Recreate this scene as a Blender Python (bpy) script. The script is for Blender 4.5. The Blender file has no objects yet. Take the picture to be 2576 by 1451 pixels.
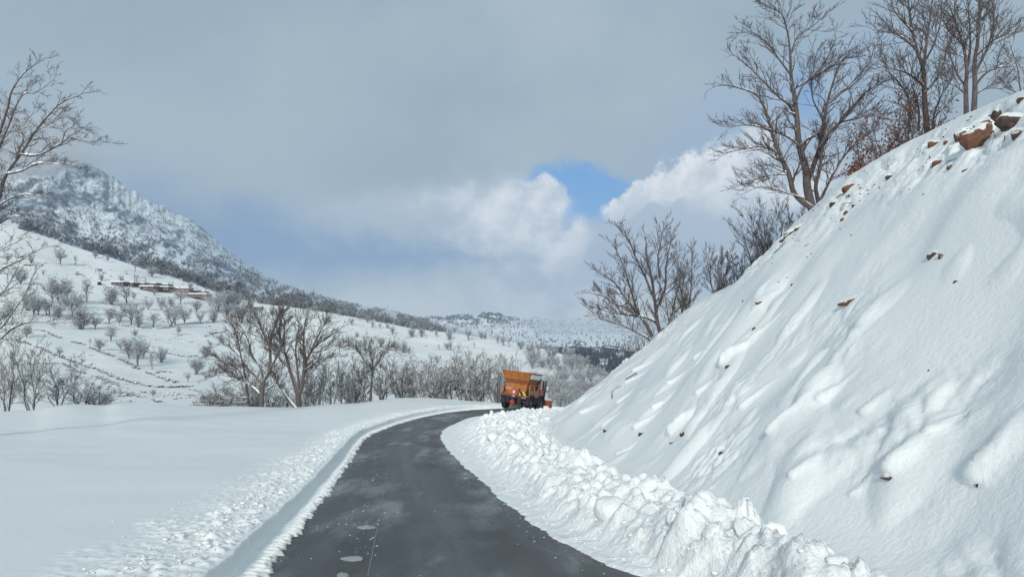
import bpy, math, random
import numpy as np
from mathutils import Vector
from mathutils.bvhtree import BVHTree

# ------------------------------------------------------------------ camera, sky, sun, exposure
# picture units: a 2576 x 1451 picture, focal length 1950, horizon at row 812; the camera looks level along +Y
FU, CU, HV = 1950.0, 1288.0, 812.0
SC = bpy.context.scene
COL = SC.collection
cam_d = bpy.data.cameras.new('camera')
cam_d.sensor_width = 36.0
cam_d.lens = 36.0*FU/2576.0
cam_d.shift_y = (HV-725.5)/2576.0
cam_d.clip_start = 0.05
cam_d.clip_end = 60000.0
cam = bpy.data.objects.new('camera', cam_d)
cam.location = (0, 0, 0)
cam.rotation_euler = (math.radians(90), 0, 0)
COL.objects.link(cam)
SC.camera = cam

SUN_EL, SUN_AZ = math.radians(21), math.radians(188)      # azimuth clockwise from +Y: straight behind the camera
SC.view_settings.view_transform = 'Standard'
SC.view_settings.look = 'None'
SC.view_settings.exposure = 0.02
SC.view_settings.gamma = 1.0
SC.view_settings.use_curve_mapping = False

sun_d = bpy.data.lights.new('sun', 'SUN')
sun_d.energy = 2.45
sun_d.angle = math.radians(5)
sun_d.color = (1.0, 0.965, 0.91)
sun = bpy.data.objects.new('sun', sun_d)
to_sun = Vector((math.sin(SUN_AZ)*math.cos(SUN_EL), math.cos(SUN_AZ)*math.cos(SUN_EL), math.sin(SUN_EL)))
sun.rotation_euler = (-to_sun).to_track_quat('-Z', 'Y').to_euler()
sun.location = (0, -20, 40)
COL.objects.link(sun)

class NB:
    """small node-building helper"""
    def __init__(s, nt): s.nt = nt
    def n(s, t, **kw):
        nd = s.nt.nodes.new(t)
        for k, v in kw.items(): setattr(nd, k, v)
        return nd
    def put(s, sock, v):
        if isinstance(v, bpy.types.NodeSocket): s.nt.links.new(v, sock)
        elif isinstance(v, (tuple, list)):
            sock.default_value = tuple(v) if len(sock.default_value) == len(v) else tuple(v)+(1.0,)
        else: sock.default_value = v
    def m(s, op, a, b=None, c=None, clamp=False):
        nd = s.n('ShaderNodeMath', operation=op); nd.use_clamp = clamp
        s.put(nd.inputs[0], a)
        if b is not None: s.put(nd.inputs[1], b)
        if c is not None: s.put(nd.inputs[2], c)
        return nd.outputs[0]
    def mix(s, f, a, b):
        nd = s.n('ShaderNodeMix', data_type='RGBA')
        s.put(nd.inputs['Factor'], f); s.put(nd.inputs[6], a); s.put(nd.inputs[7], b)
        return nd.outputs[2]
    def noise(s, vec, scale, detail=4, rough=.55, dist=0.0):
        nd = s.n('ShaderNodeTexNoise')
        if vec is not None: s.put(nd.inputs['Vector'], vec)
        nd.inputs['Scale'].default_value = scale; nd.inputs['Detail'].default_value = detail
        nd.inputs['Roughness'].default_value = rough; nd.inputs['Distortion'].default_value = dist
        return nd.outputs[0]
    def step(s, x, lo, hi):
        nd = s.n('ShaderNodeMapRange', interpolation_type='SMOOTHSTEP')
        s.put(nd.inputs[0], x); nd.inputs[1].default_value = lo; nd.inputs[2].default_value = hi
        return nd.outputs[0]
    def xyz(s, x, y, z):
        nd = s.n('ShaderNodeCombineXYZ')
        s.put(nd.inputs[0], x); s.put(nd.inputs[1], y); s.put(nd.inputs[2], z)
        return nd.outputs[0]

def lin(r, g, b):
    f = lambda c: ((c/255.0+.055)/1.055)**2.4 if c > 10 else c/255.0/12.92
    return (f(r), f(g), f(b))

world = bpy.data.worlds.new('World')
SC.world = world
world.use_nodes = True
wt = world.node_tree
wt.nodes.clear()
W = NB(wt)
gen = W.n('ShaderNodeTexCoord').outputs['Generated']
sep = W.n('ShaderNodeSeparateXYZ'); wt.links.new(gen, sep.inputs[0])
az = W.m('ARCTAN2', sep.outputs[0], sep.outputs[1])
el = W.m('ARCSINE', W.m('MAXIMUM', W.m('MINIMUM', sep.outputs[2], 1.0), -1.0))
def pa(u): return math.atan2(u-CU, FU)
def pe(v, u=CU): return math.atan2(HV-v, math.hypot(FU, u-CU))
sv = W.xyz(W.m('MULTIPLY', az, 1.0), W.m('MULTIPLY', el, 1.5), 0.0)
n_big = W.m('SUBTRACT', W.noise(sv, 2.6, 3, .5), .5)
n_mid = W.m('SUBTRACT', W.noise(W.xyz(az, el, 3.7), 9.0, 7, .6), .5)
n_mi2 = W.m('SUBTRACT', W.noise(W.xyz(az, el, 9.1), 9.0, 7, .6), .5)
n_fin = W.m('SUBTRACT', W.noise(W.xyz(az, el, 5.5), 26.0, 6, .6), .5)
SKYK = 10.0   # colours below are divided by the Background strength 0.1
def sc_(c, k=1.0): return tuple(x*SKYK*k for x in c)
def blob(u, v, ru, rv, rot=0.0, warp=.06, soft=.3, fine=0.0):
    a0, e0 = pa(u), pe(v, u)
    dx = W.m('SUBTRACT', W.m('ADD', W.m('MULTIPLY', n_mid, warp), az), a0)
    dy = W.m('SUBTRACT', W.m('ADD', W.m('MULTIPLY', n_mi2, warp), el), e0)
    if fine:
        dx = W.m('ADD', dx, W.m('MULTIPLY', n_fin, fine))
        dy = W.m('SUBTRACT', dy, W.m('MULTIPLY', n_fin, fine))
    c, s_ = math.cos(rot), math.sin(rot)
    a = W.m('DIVIDE', W.m('ADD', W.m('MULTIPLY', dx, c), W.m('MULTIPLY', dy, s_)), ru/FU)
    b = W.m('DIVIDE', W.m('SUBTRACT', W.m('MULTIPLY', dy, c), W.m('MULTIPLY', dx, s_)), rv/FU)
    d = W.m('SQRT', W.m('ADD', W.m('MULTIPLY', a, a), W.m('MULTIPLY', b, b)))
    return W.step(d, 1+soft, 1-soft)
sky = W.n('ShaderNodeTexSky', sky_type='NISHITA')
sky.sun_disc = False; sky.sun_elevation = SUN_EL; sky.sun_rotation = SUN_AZ
sky.air_density = 1.0; sky.dust_density = .6
blue = W.mix(.72, sky.outputs[0], sc_(lin(78, 152, 226)))
col = W.mix(W.step(W.m('ADD', n_big, W.m('MULTIPLY', n_mid, .35)), -.22, .22), sc_(lin(153, 173, 188)), sc_(lin(173, 189, 199)))
def over(mask, c, k=1.0):
    global col
    if k != 1.0: mask = W.m('MULTIPLY', mask, k)
    col = W.mix(mask, col, c)
over(blob(760, 640, 560, 110, .0, .10, .75), sc_(lin(124, 156, 196)), .85)
over(blob(560, 560, 260, 90, -.3, .10, .7), sc_(lin(130, 160, 196)), .6)
over(blob(300, 330, 480, 130, .1, .12, .7), sc_(lin(172, 189, 200)), .5)
over(blob(1620, 650, 420, 150, .0, .08, .7), sc_(lin(172, 190, 210)), .85)
over(blob(1960, 300, 330, 130, .35, .10, .6), sc_(lin(156, 180, 210)), .6)
over(blob(1060, 520, 300, 80, .08, .15, .5, .02), sc_(lin(186, 200, 212)), .8)
over(blob(1250, 785, 900, 75, .0, .06, .8), sc_(lin(236, 238, 228)), .95)
over(blob(1462, 492, 135, 74, -.12, .08, .22, .02), blue, 1.0)
over(blob(2040, 225, 36, 66, .4, .10, .7, .02), blue, .55)
over(blob(1900, 500, 40, 30, .4, .10, .7, .02), blue, .35)
shade_w = W.m('ADD', W.m('MULTIPLY', n_fin, 1.6), W.m('MULTIPLY', n_mi2, .9))
cwhite = W.mix(W.step(shade_w, -.30, .28), sc_(lin(200, 211, 222)), sc_(lin(244, 247, 249)))
cdim = W.mix(W.step(shade_w, -.3, .3), sc_(lin(192, 205, 219)), sc_(lin(236, 241, 245)))
over(blob(1290, 545, 120, 62, .25, .10, .35, .035), cdim, .85)
over(blob(1365, 505, 46, 46, .3, .07, .25, .035), cdim, .9)
over(blob(1330, 605, 150, 60, .0, .12, .45, .04), cdim, .9)
over(blob(1395, 705, 85, 105, .1, .12, .6, .05), cdim, .95)
over(blob(1330, 735, 260, 55, .0, .12, .7, .04), cdim, .65)
over(blob(1180, 500, 120, 40, .1, .14, .6, .05), cdim, .6)
over(blob(1230, 600, 110, 45, .0, .12, .6, .05), cdim, .7)
over(blob(1435, 628, 40, 66, -.35, .08, .3, .045), cwhite, 1.0)
over(blob(1375, 475, 34, 30, .3, .07, .3, .04), cwhite, .8)
over(blob(1760, 570, 290, 95, .28, .08, .5, .02), sc_(lin(182, 196, 212)), .95)
over(blob(1600, 508, 92, 40, .42, .07, .2, .05), cwhite, .97)
over(blob(1775, 432, 185, 50, .40, .07, .22, .05), cwhite, .97)
over(blob(1930, 470, 160, 46, .10, .08, .45, .035), cdim, .85)
over(blob(1835, 640, 40, 14, .0, .05, .5, .02), cwhite, .8)
# behind the camera the same overcast goes on, thinner and brighter round the sun
cy = W.m('MULTIPLY', sep.outputs[1], -1.0)
dsun = W.n('ShaderNodeVectorMath', operation='DOT_PRODUCT')
wt.links.new(gen, dsun.inputs[0]); dsun.inputs[1].default_value = tuple(to_sun)
over(W.step(dsun.outputs['Value'], .45, 1.0), sc_((.85, .86, .86)), .8)
bg = W.n('ShaderNodeBackground'); W.put(bg.inputs[0], col); bg.inputs[1].default_value = 1.0/SKYK
wo = W.n('ShaderNodeOutputWorld'); wt.links.new(bg.outputs[0], wo.inputs[0])
world.cycles.sampling_method = 'MANUAL'; world.cycles.sample_map_resolution = 512
SC.cycles.volume_bounces = 1
SC.cycles.max_bounces = 6
SC.cycles.diffuse_bounces = 3
SC.cycles.use_denoising = True

# ------------------------------------------------------------------ numpy helpers
RS = np.random.RandomState(7)
random.seed(11)
PERM = RS.permutation(1024)
GA = RS.rand(1024)*2*np.pi
def gnoise(x, y, seed=0):
    """2-D gradient noise, about -0.7 .. 0.7"""
    x = np.asarray(x, float)+seed*17.31; y = np.asarray(y, float)-seed*9.77
    xi = np.floor(x).astype(int); yi = np.floor(y).astype(int)
    xf = x-xi; yf = y-yi
    def g(ix, iy, fx, fy):
        a = GA[PERM[(ix+PERM[iy & 1023]) & 1023]]
        return np.cos(a)*fx+np.sin(a)*fy
    u = xf*xf*xf*(xf*(xf*6-15)+10); v = yf*yf*yf*(yf*(yf*6-15)+10)
    n00 = g(xi, yi, xf, yf); n10 = g(xi+1, yi, xf-1, yf)
    n01 = g(xi, yi+1, xf, yf-1); n11 = g(xi+1, yi+1, xf-1, yf-1)
    return (n00*(1-u)+n10*u)*(1-v)+(n01*(1-u)+n11*u)*v
def fbm(x, y, oct=4, seed=0, rough=.5):
    t = 0; a = 1.0; f = 1.0
    for i in range(oct):
        t = t+a*gnoise(x*f, y*f, seed+i*3); a *= rough; f *= 2.03
    return t
def billow(x, y, oct=4, seed=0, rough=.5):
    t = 0; a = 1.0; f = 1.0
    for i in range(oct):
        t = t+a*np.abs(gnoise(x*f, y*f, seed+i*3))*2; a *= rough; f *= 2.03
    return t
def cells(x, y, seed=0):
    """distance to the nearest of jittered cell points and that cell's random value"""
    x = np.asarray(x, float); y = np.asarray(y, float)
    xi = np.floor(x).astype(int); yi = np.floor(y).astype(int)
    best = np.full(x.shape, 9.0); val = np.zeros(x.shape); sec = np.full(x.shape, 9.0)
    for dx in (-1, 0, 1):
        for dy in (-1, 0, 1):
            h = PERM[(xi+dx+PERM[(yi+dy+seed*31) & 1023]) & 1023]
            px = xi+dx+.5+.45*np.cos(h*1.7); py = yi+dy+.5+.45*np.sin(h*2.9)
            d = np.hypot(x-px, y-py)
            sec = np.where(d < best, best, np.minimum(sec, d))
            val = np.where(d < best, (h % 97)/97.0, val); best = np.minimum(best, d)
    return best, val, sec
def sstep(a, b, x):
    t = np.clip((np.asarray(x, float)-a)/(b-a), 0, 1)
    return t*t*(3-2*t)
def P3(u, v, y):
    return np.array(((u-CU)/FU*y, y, (HV-v)/FU*y))

def raw_mesh(name, V, F):
    """V (n,3); F a list of (m,k) integer arrays"""
    me = bpy.data.meshes.new(name)
    V = np.asarray(V, np.float32)
    F = [np.asarray(f, np.int32) for f in (F if isinstance(F, list) else [F]) if len(f)]
    me.vertices.add(len(V)); me.vertices.foreach_set('co', V.ravel())
    li = np.concatenate([f.ravel() for f in F])
    tot = np.concatenate([np.full(len(f), f.shape[1], np.int32) for f in F])
    st = np.concatenate(([0], np.cumsum(tot)[:-1])).astype(np.int32)
    me.loops.add(len(li)); me.loops.foreach_set('vertex_index', li)
    me.polygons.add(len(tot)); me.polygons.foreach_set('loop_start', st); me.polygons.foreach_set('loop_total', tot)
    me.update(calc_edges=True); me.validate()
    return me
def link(name, me, mat=None, parent=None, smooth=True, **props):
    o = bpy.data.objects.new(name, me)
    if mat is not None and me is not None and len(me.materials) == 0: me.materials.append(mat)
    if smooth and me is not None: me.polygons.foreach_set('use_smooth', np.ones(len(me.polygons), bool))
    COL.objects.link(o)
    if parent is not None: o.parent = parent
    for k, v in props.items(): o[k] = v
    return o
def empty(name, loc=(0, 0, 0), rot=(0, 0, 0), **props):
    o = bpy.data.objects.new(name, None); COL.objects.link(o)
    o.location = loc; o.rotation_euler = rot
    for k, v in props.items(): o[k] = v
    return o
def grid_faces(n, m, off=0):
    i = np.arange(n-1)[:, None]*m+np.arange(m-1)[None, :]
    return (np.stack([i, i+1, i+m+1, i+m], -1).reshape(-1, 4)+off)
def grid(X, Y, Z):
    return np.stack([X, Y, Z], -1).reshape(-1, 3), grid_faces(*X.shape)
def catmull(pts, n):
    """resample a polyline through pts at n points evenly by arc length, smooth"""
    pts = np.asarray(pts, float)
    P = np.vstack([2*pts[0]-pts[1], pts, 2*pts[-1]-pts[-2]])
    out = []
    for i in range(1, len(P)-2):
        t = np.linspace(0, 1, 30, endpoint=False)[:, None]
        a, b, c, d = P[i-1], P[i], P[i+1], P[i+2]
        out.append(.5*((2*b)+(-a+c)*t+(2*a-5*b+4*c-d)*t**2+(-a+3*b-3*c+d)*t**3))
    out = np.vstack(out+[pts[-1:]])
    if n is None: return out
    L = np.concatenate(([0], np.cumsum(np.linalg.norm(np.diff(out, axis=0), axis=1))))
    s = np.linspace(0, L[-1], n) if np.isscalar(n) else np.asarray(n)*L[-1]
    return np.stack([np.interp(s, L, out[:, k]) for k in range(out.shape[1])], -1)

# ------------------------------------------------------------------ materials
def new_mat(name):
    m = bpy.data.materials.new(name); m.use_nodes = True
    nt = m.node_tree; b = nt.nodes['Principled BSDF']
    b.inputs['Specular IOR Level'].default_value = .3
    return m, NB(nt), b
def plain(name, c, rough=.6, metal=0.0, var=0.0, scale=8.0, spec=.4):
    m, N, b = new_mat(name)
    b.inputs['Roughness'].default_value = rough; b.inputs['Metallic'].default_value = metal
    b.inputs['Specular IOR Level'].default_value = spec
    if var:
        t = N.n('ShaderNodeTexCoord').outputs['Object']
        f = N.step(N.noise(t, scale, 6, .65), .35, .7)
        N.put(b.inputs['Base Color'], N.mix(f, c, tuple(x*(1-var) for x in c)))
    else: N.put(b.inputs['Base Color'], c)
    return m
def bump(N, b, h, strength=.4, dist=.05):
    bn = N.n('ShaderNodeBump'); bn.inputs['Strength'].default_value = strength; bn.inputs['Distance'].default_value = dist
    N.put(bn.inputs['Height'], h); N.nt.links.new(bn.outputs[0], b.inputs['Normal'])
SNOW = (.81, .855, .85)
def snow_mat(name, c=SNOW, bs=.35, scale=9.0, dist=.03, dirt=0):
    m, N, b = new_mat(name)
    t = N.n('ShaderNodeTexCoord').outputs['Object']
    f = N.noise(t, .7, 4)
    c_ = N.mix(f, c, tuple(x*.965 for x in c))
    if dirt:
        d_ = N.m('MULTIPLY', N.step(N.noise(t, 1.1, 6, .7), .56, .72), N.step(N.noise(t, 7.0, 5, .7), .42, .62))
        c_ = N.mix(N.m('MULTIPLY', d_, dirt), c_, (.60, .575, .51))
    N.put(b.inputs['Base Color'], c_)
    b.inputs['Roughness'].default_value = .75; b.inputs['Specular IOR Level'].default_value = .2
    bump(N, b, N.noise(t, scale, 8, .6), bs, dist)
    return m
M_snow = snow_mat('smooth_snow', bs=.25, scale=5.0, dist=.03)
M_bank = snow_mat('bank_snow', bs=.55, scale=11.0, dist=.035)
M_rough = snow_mat('plowed_snow_material', (.86, .90, .905), .8, 14.0, .05, .6)
M_snowcap = snow_mat('snow_cap', (.85, .89, .90), .4, 12.0, .03)

def asphalt():
    m, N, b = new_mat('asphalt')
    t = N.n('ShaderNodeTexCoord').outputs['Object']
    s = N.n('ShaderNodeSeparateXYZ'); N.nt.links.new(t, s.inputs[0])
    st = N.xyz(N.m('MULTIPLY', s.outputs[0], 1.0), N.m('MULTIPLY', s.outputs[1], .22), 0.0)
    base = N.mix(N.noise(t, .9, 5, .6), (.088, .095, .102), (.125, .134, .141))
    base = N.mix(N.m('MULTIPLY', N.step(N.noise(st, .45, 3), .50, .70), .5), base, (.098, .085, .068))
    fz = N.noise(N.xyz(N.m('MULTIPLY', s.outputs[0], 1.0), N.m('MULTIPLY', s.outputs[1], .26), 4.0), .8, 6, .62)
    frost = N.m('MULTIPLY', N.step(fz, .47, .64), N.m('ADD', N.m('MULTIPLY', N.noise(t, 26.0, 5, .75), .9), .1))
    base = N.mix(N.m('MULTIPLY', frost, .95), base, (.42, .44, .455))
    wet = N.step(N.noise(N.xyz(N.m('MULTIPLY', s.outputs[0], .9), N.m('MULTIPLY', s.outputs[1], .35), 9.0), .9, 4, .6), .52, .66)
    base = N.mix(N.m('MULTIPLY', wet, .5), base, (.045, .049, .053))
    spk = N.step(N.noise(t, 42.0, 5, .8), .58, .68)
    base = N.mix(N.m('MULTIPLY', spk, .75), base, (.36, .37, .36))
    spk2 = N.step(N.noise(t, 130.0, 2, .6), .62, .7)
    base = N.mix(N.m('MULTIPLY', spk2, .5), base, (.02, .022, .025))
    uv = N.n('ShaderNodeUVMap'); uv.uv_map = 'road'
    us_ = N.n('ShaderNodeSeparateXYZ'); N.nt.links.new(uv.outputs[0], us_.inputs[0])
    ac = N.m('ADD', us_.outputs[0], N.m('MULTIPLY', N.m('SUBTRACT', N.noise(t, .35, 3), .5), .10))
    def track(c, w): return N.step(N.m('ABSOLUTE', N.m('SUBTRACT', ac, c)), w, w*.35)
    lw = N.noise(N.xyz(N.m('MULTIPLY', us_.outputs[0], 14.0), N.m('MULTIPLY', us_.outputs[1], .12), 2.0), 1.0, 5, .6)
    tk = N.m('MULTIPLY', N.m('MAXIMUM', track(.24, .11), track(.66, .12)), N.step(lw, .35, .65))
    base = N.mix(N.m('MULTIPLY', tk, .42), base, (.050, .054, .058))
    md = N.m('MULTIPLY', track(.45, .12), N.step(lw, .42, .62))
    base = N.mix(N.m('MULTIPLY', md, .30), base, (.20, .21, .215))
    N.put(b.inputs['Base Color'], base)
    N.put(b.inputs['Roughness'], N.m('ADD', N.m('MULTIPLY', N.noise(st, .7, 4), .35), .42))
    b.inputs['Specular IOR Level'].default_value = .4
    bump(N, b, N.noise(t, 60.0, 6, .8), .9, .015)
    return m
M_asphalt = asphalt()

def bark(name, c1, c2, snow_lo=.30, snow_hi=.62, amount=.52, sc=(.82, .86, .87)):
    """bark with snow lying where the surface faces upward"""
    m, N, b = new_mat(name)
    t = N.n('ShaderNodeTexCoord').outputs['Object']
    g = N.n('ShaderNodeNewGeometry')
    s = N.n('ShaderNodeSeparateXYZ'); N.nt.links.new(g.outputs['Normal'], s.inputs[0])
    base = N.mix(N.step(N.noise(t, 7.0, 5, .7), .35, .65), c1, c2)
    up = N.step(s.outputs[2], snow_lo, snow_hi)
    pat = N.step(N.noise(t, 2.2, 4, .6), 1-amount-.08, 1-amount+.08)
    N.put(b.inputs['Base Color'], N.mix(N.m('MULTIPLY', up, pat), base, sc))
    b.inputs['Roughness'].default_value = .85
    return m
M_bark = bark('dark_bark', (.075, .064, .061), (.14, .12, .113), .35, .7, .5)
M_barksnowy = bark('snowy_bark', (.085, .072, .070), (.135, .118, .112), .15, .55, .66)
M_twig = bark('twig_bark', (.092, .075, .071), (.15, .125, .118), .45, .8, .35)
M_twigfrost = bark('frosted_twig_bark', (.115, .115, .13), (.20, .20, .215), .05, .6, .62)
M_thick = bark('thicket_bark', (.060, .052, .052), (.12, .105, .10), -.05, .35, .72)
M_hilltwig = bark('hoarfrost_twig_bark', (.185, .205, .23), (.30, .325, .35), .0, .6, .66)
M_hilltrunk = bark('frosted_trunk_bark', (.10, .10, .105), (.17, .17, .175), .1, .6, .6)
M_oakleaf = plain('dry_brown_leaves', (.20, .075, .045), .8, var=.5, scale=3)

def rock_mat(name, c1, c2, snow=True):
    m, N, b = new_mat(name)
    t = N.n('ShaderNodeTexCoord').outputs['Object']
    g = N.n('ShaderNodeNewGeometry')
    s = N.n('ShaderNodeSeparateXYZ'); N.nt.links.new(g.outputs['Normal'], s.inputs[0])
    base = N.mix(N.step(N.noise(t, 3.0, 6, .65), .35, .65), c1, c2)
    if snow:
        f = N.step(N.m('ADD', s.outputs[2], N.m('MULTIPLY', N.m('SUBTRACT', N.noise(t, 4.0, 5, .6), .5), .9)), .50, .62)
        base = N.mix(f, base, SNOW)
    N.put(b.inputs['Base Color'], base)
    b.inputs['Roughness'].default_value = .85
    bump(N, b, N.noise(t, 9.0, 7, .7), .7, .06)
    return m
M_rock = rock_mat('red_brown_rock', (.115, .058, .040), (.21, .105, .070))
M_rockd = rock_mat('dark_rock', (.045, .036, .034), (.11, .075, .062))
M_wallrock = rock_mat('field_stone', (.085, .085, .085), (.19, .175, .15))

# ------------------------------------------------------------------ the road and the snow beside it
_yk = np.array([-40, 0, 20, 35, 45, 58, 66, 90])
_dk = np.array([-3.2, 0, 1.8, 3.15, 3.72, 4.37, 4.78, 6.0])
_yt = np.linspace(-40, 90, 1301)
_dt = np.convolve(np.pad(np.interp(_yt, _yk, _dk), 60, mode='reflect', reflect_type='odd'), np.ones(121)/121, mode='valid')
def drop(y): return np.interp(y, _yt, _dt)
def z_road(x, y):
    tilt = .10*np.maximum(0, np.asarray(x)-0.5)*sstep(48, 56, y)
    return -2.2-drop(y)-np.minimum(tilt, .9)
EDGE_L = [(-1.2, -14), (-1.6, 0), (-2.48, 5), (-3.13, 9.3), (-3.72, 13.7), (-4.65, 20.2), (-5.6, 26.4), (-6.6, 33), (-7.1, 38), (-7.05, 42), (-6.7, 47),
          (-5.9, 52), (-4.6, 56.6), (-2.4, 60), (2, 62.4), (7, 63.6), (14, 64.5)]
EDGE_R = [(4.4, -14), (3.0, 0), (1.95, 8), (1.5, 9.3), (1.02, 10.4), (.15, 13.7), (-.96, 20.2), (-2.0, 26.4), (-3.1, 34), (-3.55, 38), (-3.7, 42), (-3.3, 47),
          (-2.5, 51.5), (0.6, 55.2), (3.4, 57.6), (6, 59.2)]
FOOT = [(4.7, -14), (4.2, -2), (3.55, 4.5), (3.25, 8), (3.0, 10), (2.6, 12.1), (2.05, 16.8), (1.6, 21), (1.45, 30), (1.6, 38), (2.1, 44), (2.8, 49),
        (3.4, 52), (4.2, 55.5), (5.6, 58.5), (6.6, 60.5)]
EL = catmull(EDGE_L, 2600); ER = catmull(EDGE_R, 2200)

# silhouette of the level snow field: picture column -> row and depth of its far lip
LIP = np.array([(-900, 1046, 42), (-400, 1040, 45), (0, 1036, 48), (90, 1033, 50), (130, 1022, 52), (180, 1015, 54), (240, 1017, 55), (262, 1018, 56), (300, 1012, 56),
                (400, 1014, 57), (480, 1020, 58), (600, 1021, 60), (760, 1023, 62), (790, 1018, 63), (850, 1015, 64), (900, 1013, 66), (940, 1006, 68), (1000, 1000, 69),
                (1080, 1001, 70), (1150, 1005, 70), (1240, 1011, 70), (1300, 1018, 70), (1390, 1022, 69), (1430, 1024, 69), (1500, 1030, 68), (2000, 1060, 66)], float)
_lg = np.arange(-2500, 4000, 2.0)
def _sm(j): return np.convolve(np.pad(np.interp(_lg, LIP[:, 0], LIP[:, j]), 14, mode='edge'), np.hanning(31)[1:-1]/np.hanning(31).sum(), mode='valid')
_lv, _ly = _sm(1), _sm(2)
_eld = EL[::8]
def dist_left(x, y):
    """distance from the left road edge (positive on the field side), chunked"""
    x = np.asarray(x, float).ravel(); y = np.asarray(y, float).ravel()
    out = np.empty(len(x))
    T = np.gradient(_eld, axis=0); T /= np.linalg.norm(T, axis=1)[:, None]
    for i in range(0, len(x), 20000):
        dx = x[i:i+20000, None]-_eld[None, :, 0]; dy = y[i:i+20000, None]-_eld[None, :, 1]
        j = np.argmin(dx*dx+dy*dy, axis=1); k = np.arange(len(j))
        ddx, ddy = dx[k, j], dy[k, j]
        out[i:i+20000] = np.hypot(ddx, ddy)*np.where(-T[j, 1]*ddx+T[j, 0]*ddy > 0, 1, -1)
    return out
def z_field(x, y):
    x = np.asarray(x, float); y = np.asarray(y, float)
    u = CU+FU*x/np.maximum(y, 1.0)
    vl = np.interp(u, _lg, _lv); yl = np.interp(u, _lg, _ly)
    base = -2.2-drop(y)+.30
    zl = (HV-vl)/FU*yl
    base_l = -2.2-drop(yl)+.30
    k = sstep(-27, 1.5, y-yl)
    z = base+(zl-base_l)*k
    z = z+.10*gnoise(x/7, y/7, 1)+.05*gnoise(x/2.6, y/2.2, 2)*sstep(0, 20, y)+.22*gnoise(x/16, y/9, 3)*(1-k)*sstep(14, 30, y)
    over = y-yl
    z = z-np.where(over > 0, .12*over+.55*np.maximum(over-1.2, 0), 0)
    return z

# snow field grid (columns follow directions from the road, rows get closer together towards it)
ys = np.concatenate([np.linspace(2.5, 12, 90), np.linspace(12, 40, 130)[1:], np.linspace(40, 92, 170)[1:]])
us = np.concatenate([np.linspace(-1500, -60, 50)[:-1], np.linspace(-60, 1520, 420), np.linspace(1520, 2300, 40)[1:]])
Ug, Yg = np.meshgrid(us, ys)
Xg = (Ug-CU)/FU*Yg
Zg = z_field(Xg, Yg)
dl = dist_left(Xg, Yg).reshape(Xg.shape)
Zg = np.where(dl < 2.9, Zg-.75*sstep(2.9, 2.2, dl), Zg)
Zg = Zg
V1, F1 = grid(Xg, Yg, Zg)
xb = np.linspace(-80, 80, 60); yb = np.linspace(-60, 4.0, 40)
Xb, Yb = np.meshgrid(xb, yb)
Zb = -2.2-drop(Yb)-.30+np.where(Xb < -4.5, .72, 0)+.05*gnoise(Xb/5, Yb/5)
Zb = Zb+np.maximum(0, Xb-8)*.5
V2, F2 = grid(Xb, Yb, Zb)
me = raw_mesh('ground', np.vstack([V1, V2]), [np.vstack([F1, F2+len(V1)])])
link('ground', me, M_snow, kind='structure')

# road sheet
n = 900
L = catmull(EDGE_L, n); R = catmull(EDGE_R, n)
T = np.gradient(L, axis=0); T /= np.linalg.norm(T, axis=1)[:, None]
L2 = L+np.stack([-T[:, 1], T[:, 0]], -1)*.5
T = np.gradient(R, axis=0); T /= np.linalg.norm(T, axis=1)[:, None]
R2 = R-np.stack([-T[:, 1], T[:, 0]], -1)*1.2
t = np.linspace(0, 1, 25)[None, :]
X = L2[:, :1]*(1-t)+R2[:, :1]*t; Y = L2[:, 1:]*(1-t)+R2[:, 1:]*t
Vr, Fr = grid(X, Y, z_road(X, Y)-.006*np.abs(t-.5))
rme = raw_mesh('road', Vr, Fr[:, ::-1])
uvl = rme.uv_layers.new(name='road')
arc = np.concatenate(([0], np.cumsum(np.linalg.norm(np.diff((L+R)/2, axis=0), axis=1))))
UVv = np.stack([np.broadcast_to(t, X.shape), np.broadcast_to(arc[:, None], X.shape)], -1).reshape(-1, 2)
lv_ = np.empty(len(rme.loops), np.int32); rme.loops.foreach_get('vertex_index', lv_)
uvl.data.foreach_set('uv', UVv[lv_].astype(np.float32).ravel())
link('road', rme, M_asphalt, kind='structure')

# left cut: combed skirt, cut wall, churned crumbs, then smooth field
Tn = np.gradient(EL, axis=0); Tn /= np.linalg.norm(Tn, axis=1)[:, None]
Nn = np.stack([-Tn[:, 1], Tn[:, 0]], -1)
slen = np.concatenate(([0], np.cumsum(np.linalg.norm(np.diff(EL, axis=0), axis=1))))
dj = np.concatenate([np.linspace(-.34, .06, 20), np.linspace(.075, .36, 22), np.linspace(.40, 2.3, 54), np.linspace(2.36, 3.7, 14)])
S, D = np.meshgrid(slen, dj, indexing='ij')
X = EL[:, 0][:, None]+Nn[:, 0][:, None]*D; Y = EL[:, 1][:, None]+Nn[:, 1][:, None]*D
ph = S/.21+.7*gnoise(S*1.3, S*0+2, 4)
comb = .5+.5*np.sin(ph*2*np.pi)
tlen = .06+.30*(comb**2.0)*(.55+.9*np.abs(gnoise(np.floor(ph+.25)*.77, S*0+.4, 7)))+.10*gnoise(S*.9, S*0, 5)
start = .06-tlen
hs = sstep(0, .05, D-start)*(.018+.045*comb*sstep(.20, -.1, D)+.05*sstep(-.2, .2, D))
hs = hs+.02*fbm(X*14, Y*14, 3, 8)*sstep(0, .05, D-start)
wallpos = .17+.05*gnoise(S*1.1, S*0+3, 9)+.022*gnoise(S*6, S*0, 10)
wall = sstep(0, .085, D-wallpos)
top = .29+.05*gnoise(S*.5, S*0+8, 11)
ch = sstep(2.5+.8*gnoise(S*.7, S*0+5, 31), .8, D)*sstep(.26, .40, D)
cd, cv, c2 = cells(X*5.5+.5*gnoise(X*4, Y*4, 2), Y*5.5, 2)
cd2, cv2, _ = cells(X*13, Y*13, 5)
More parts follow.
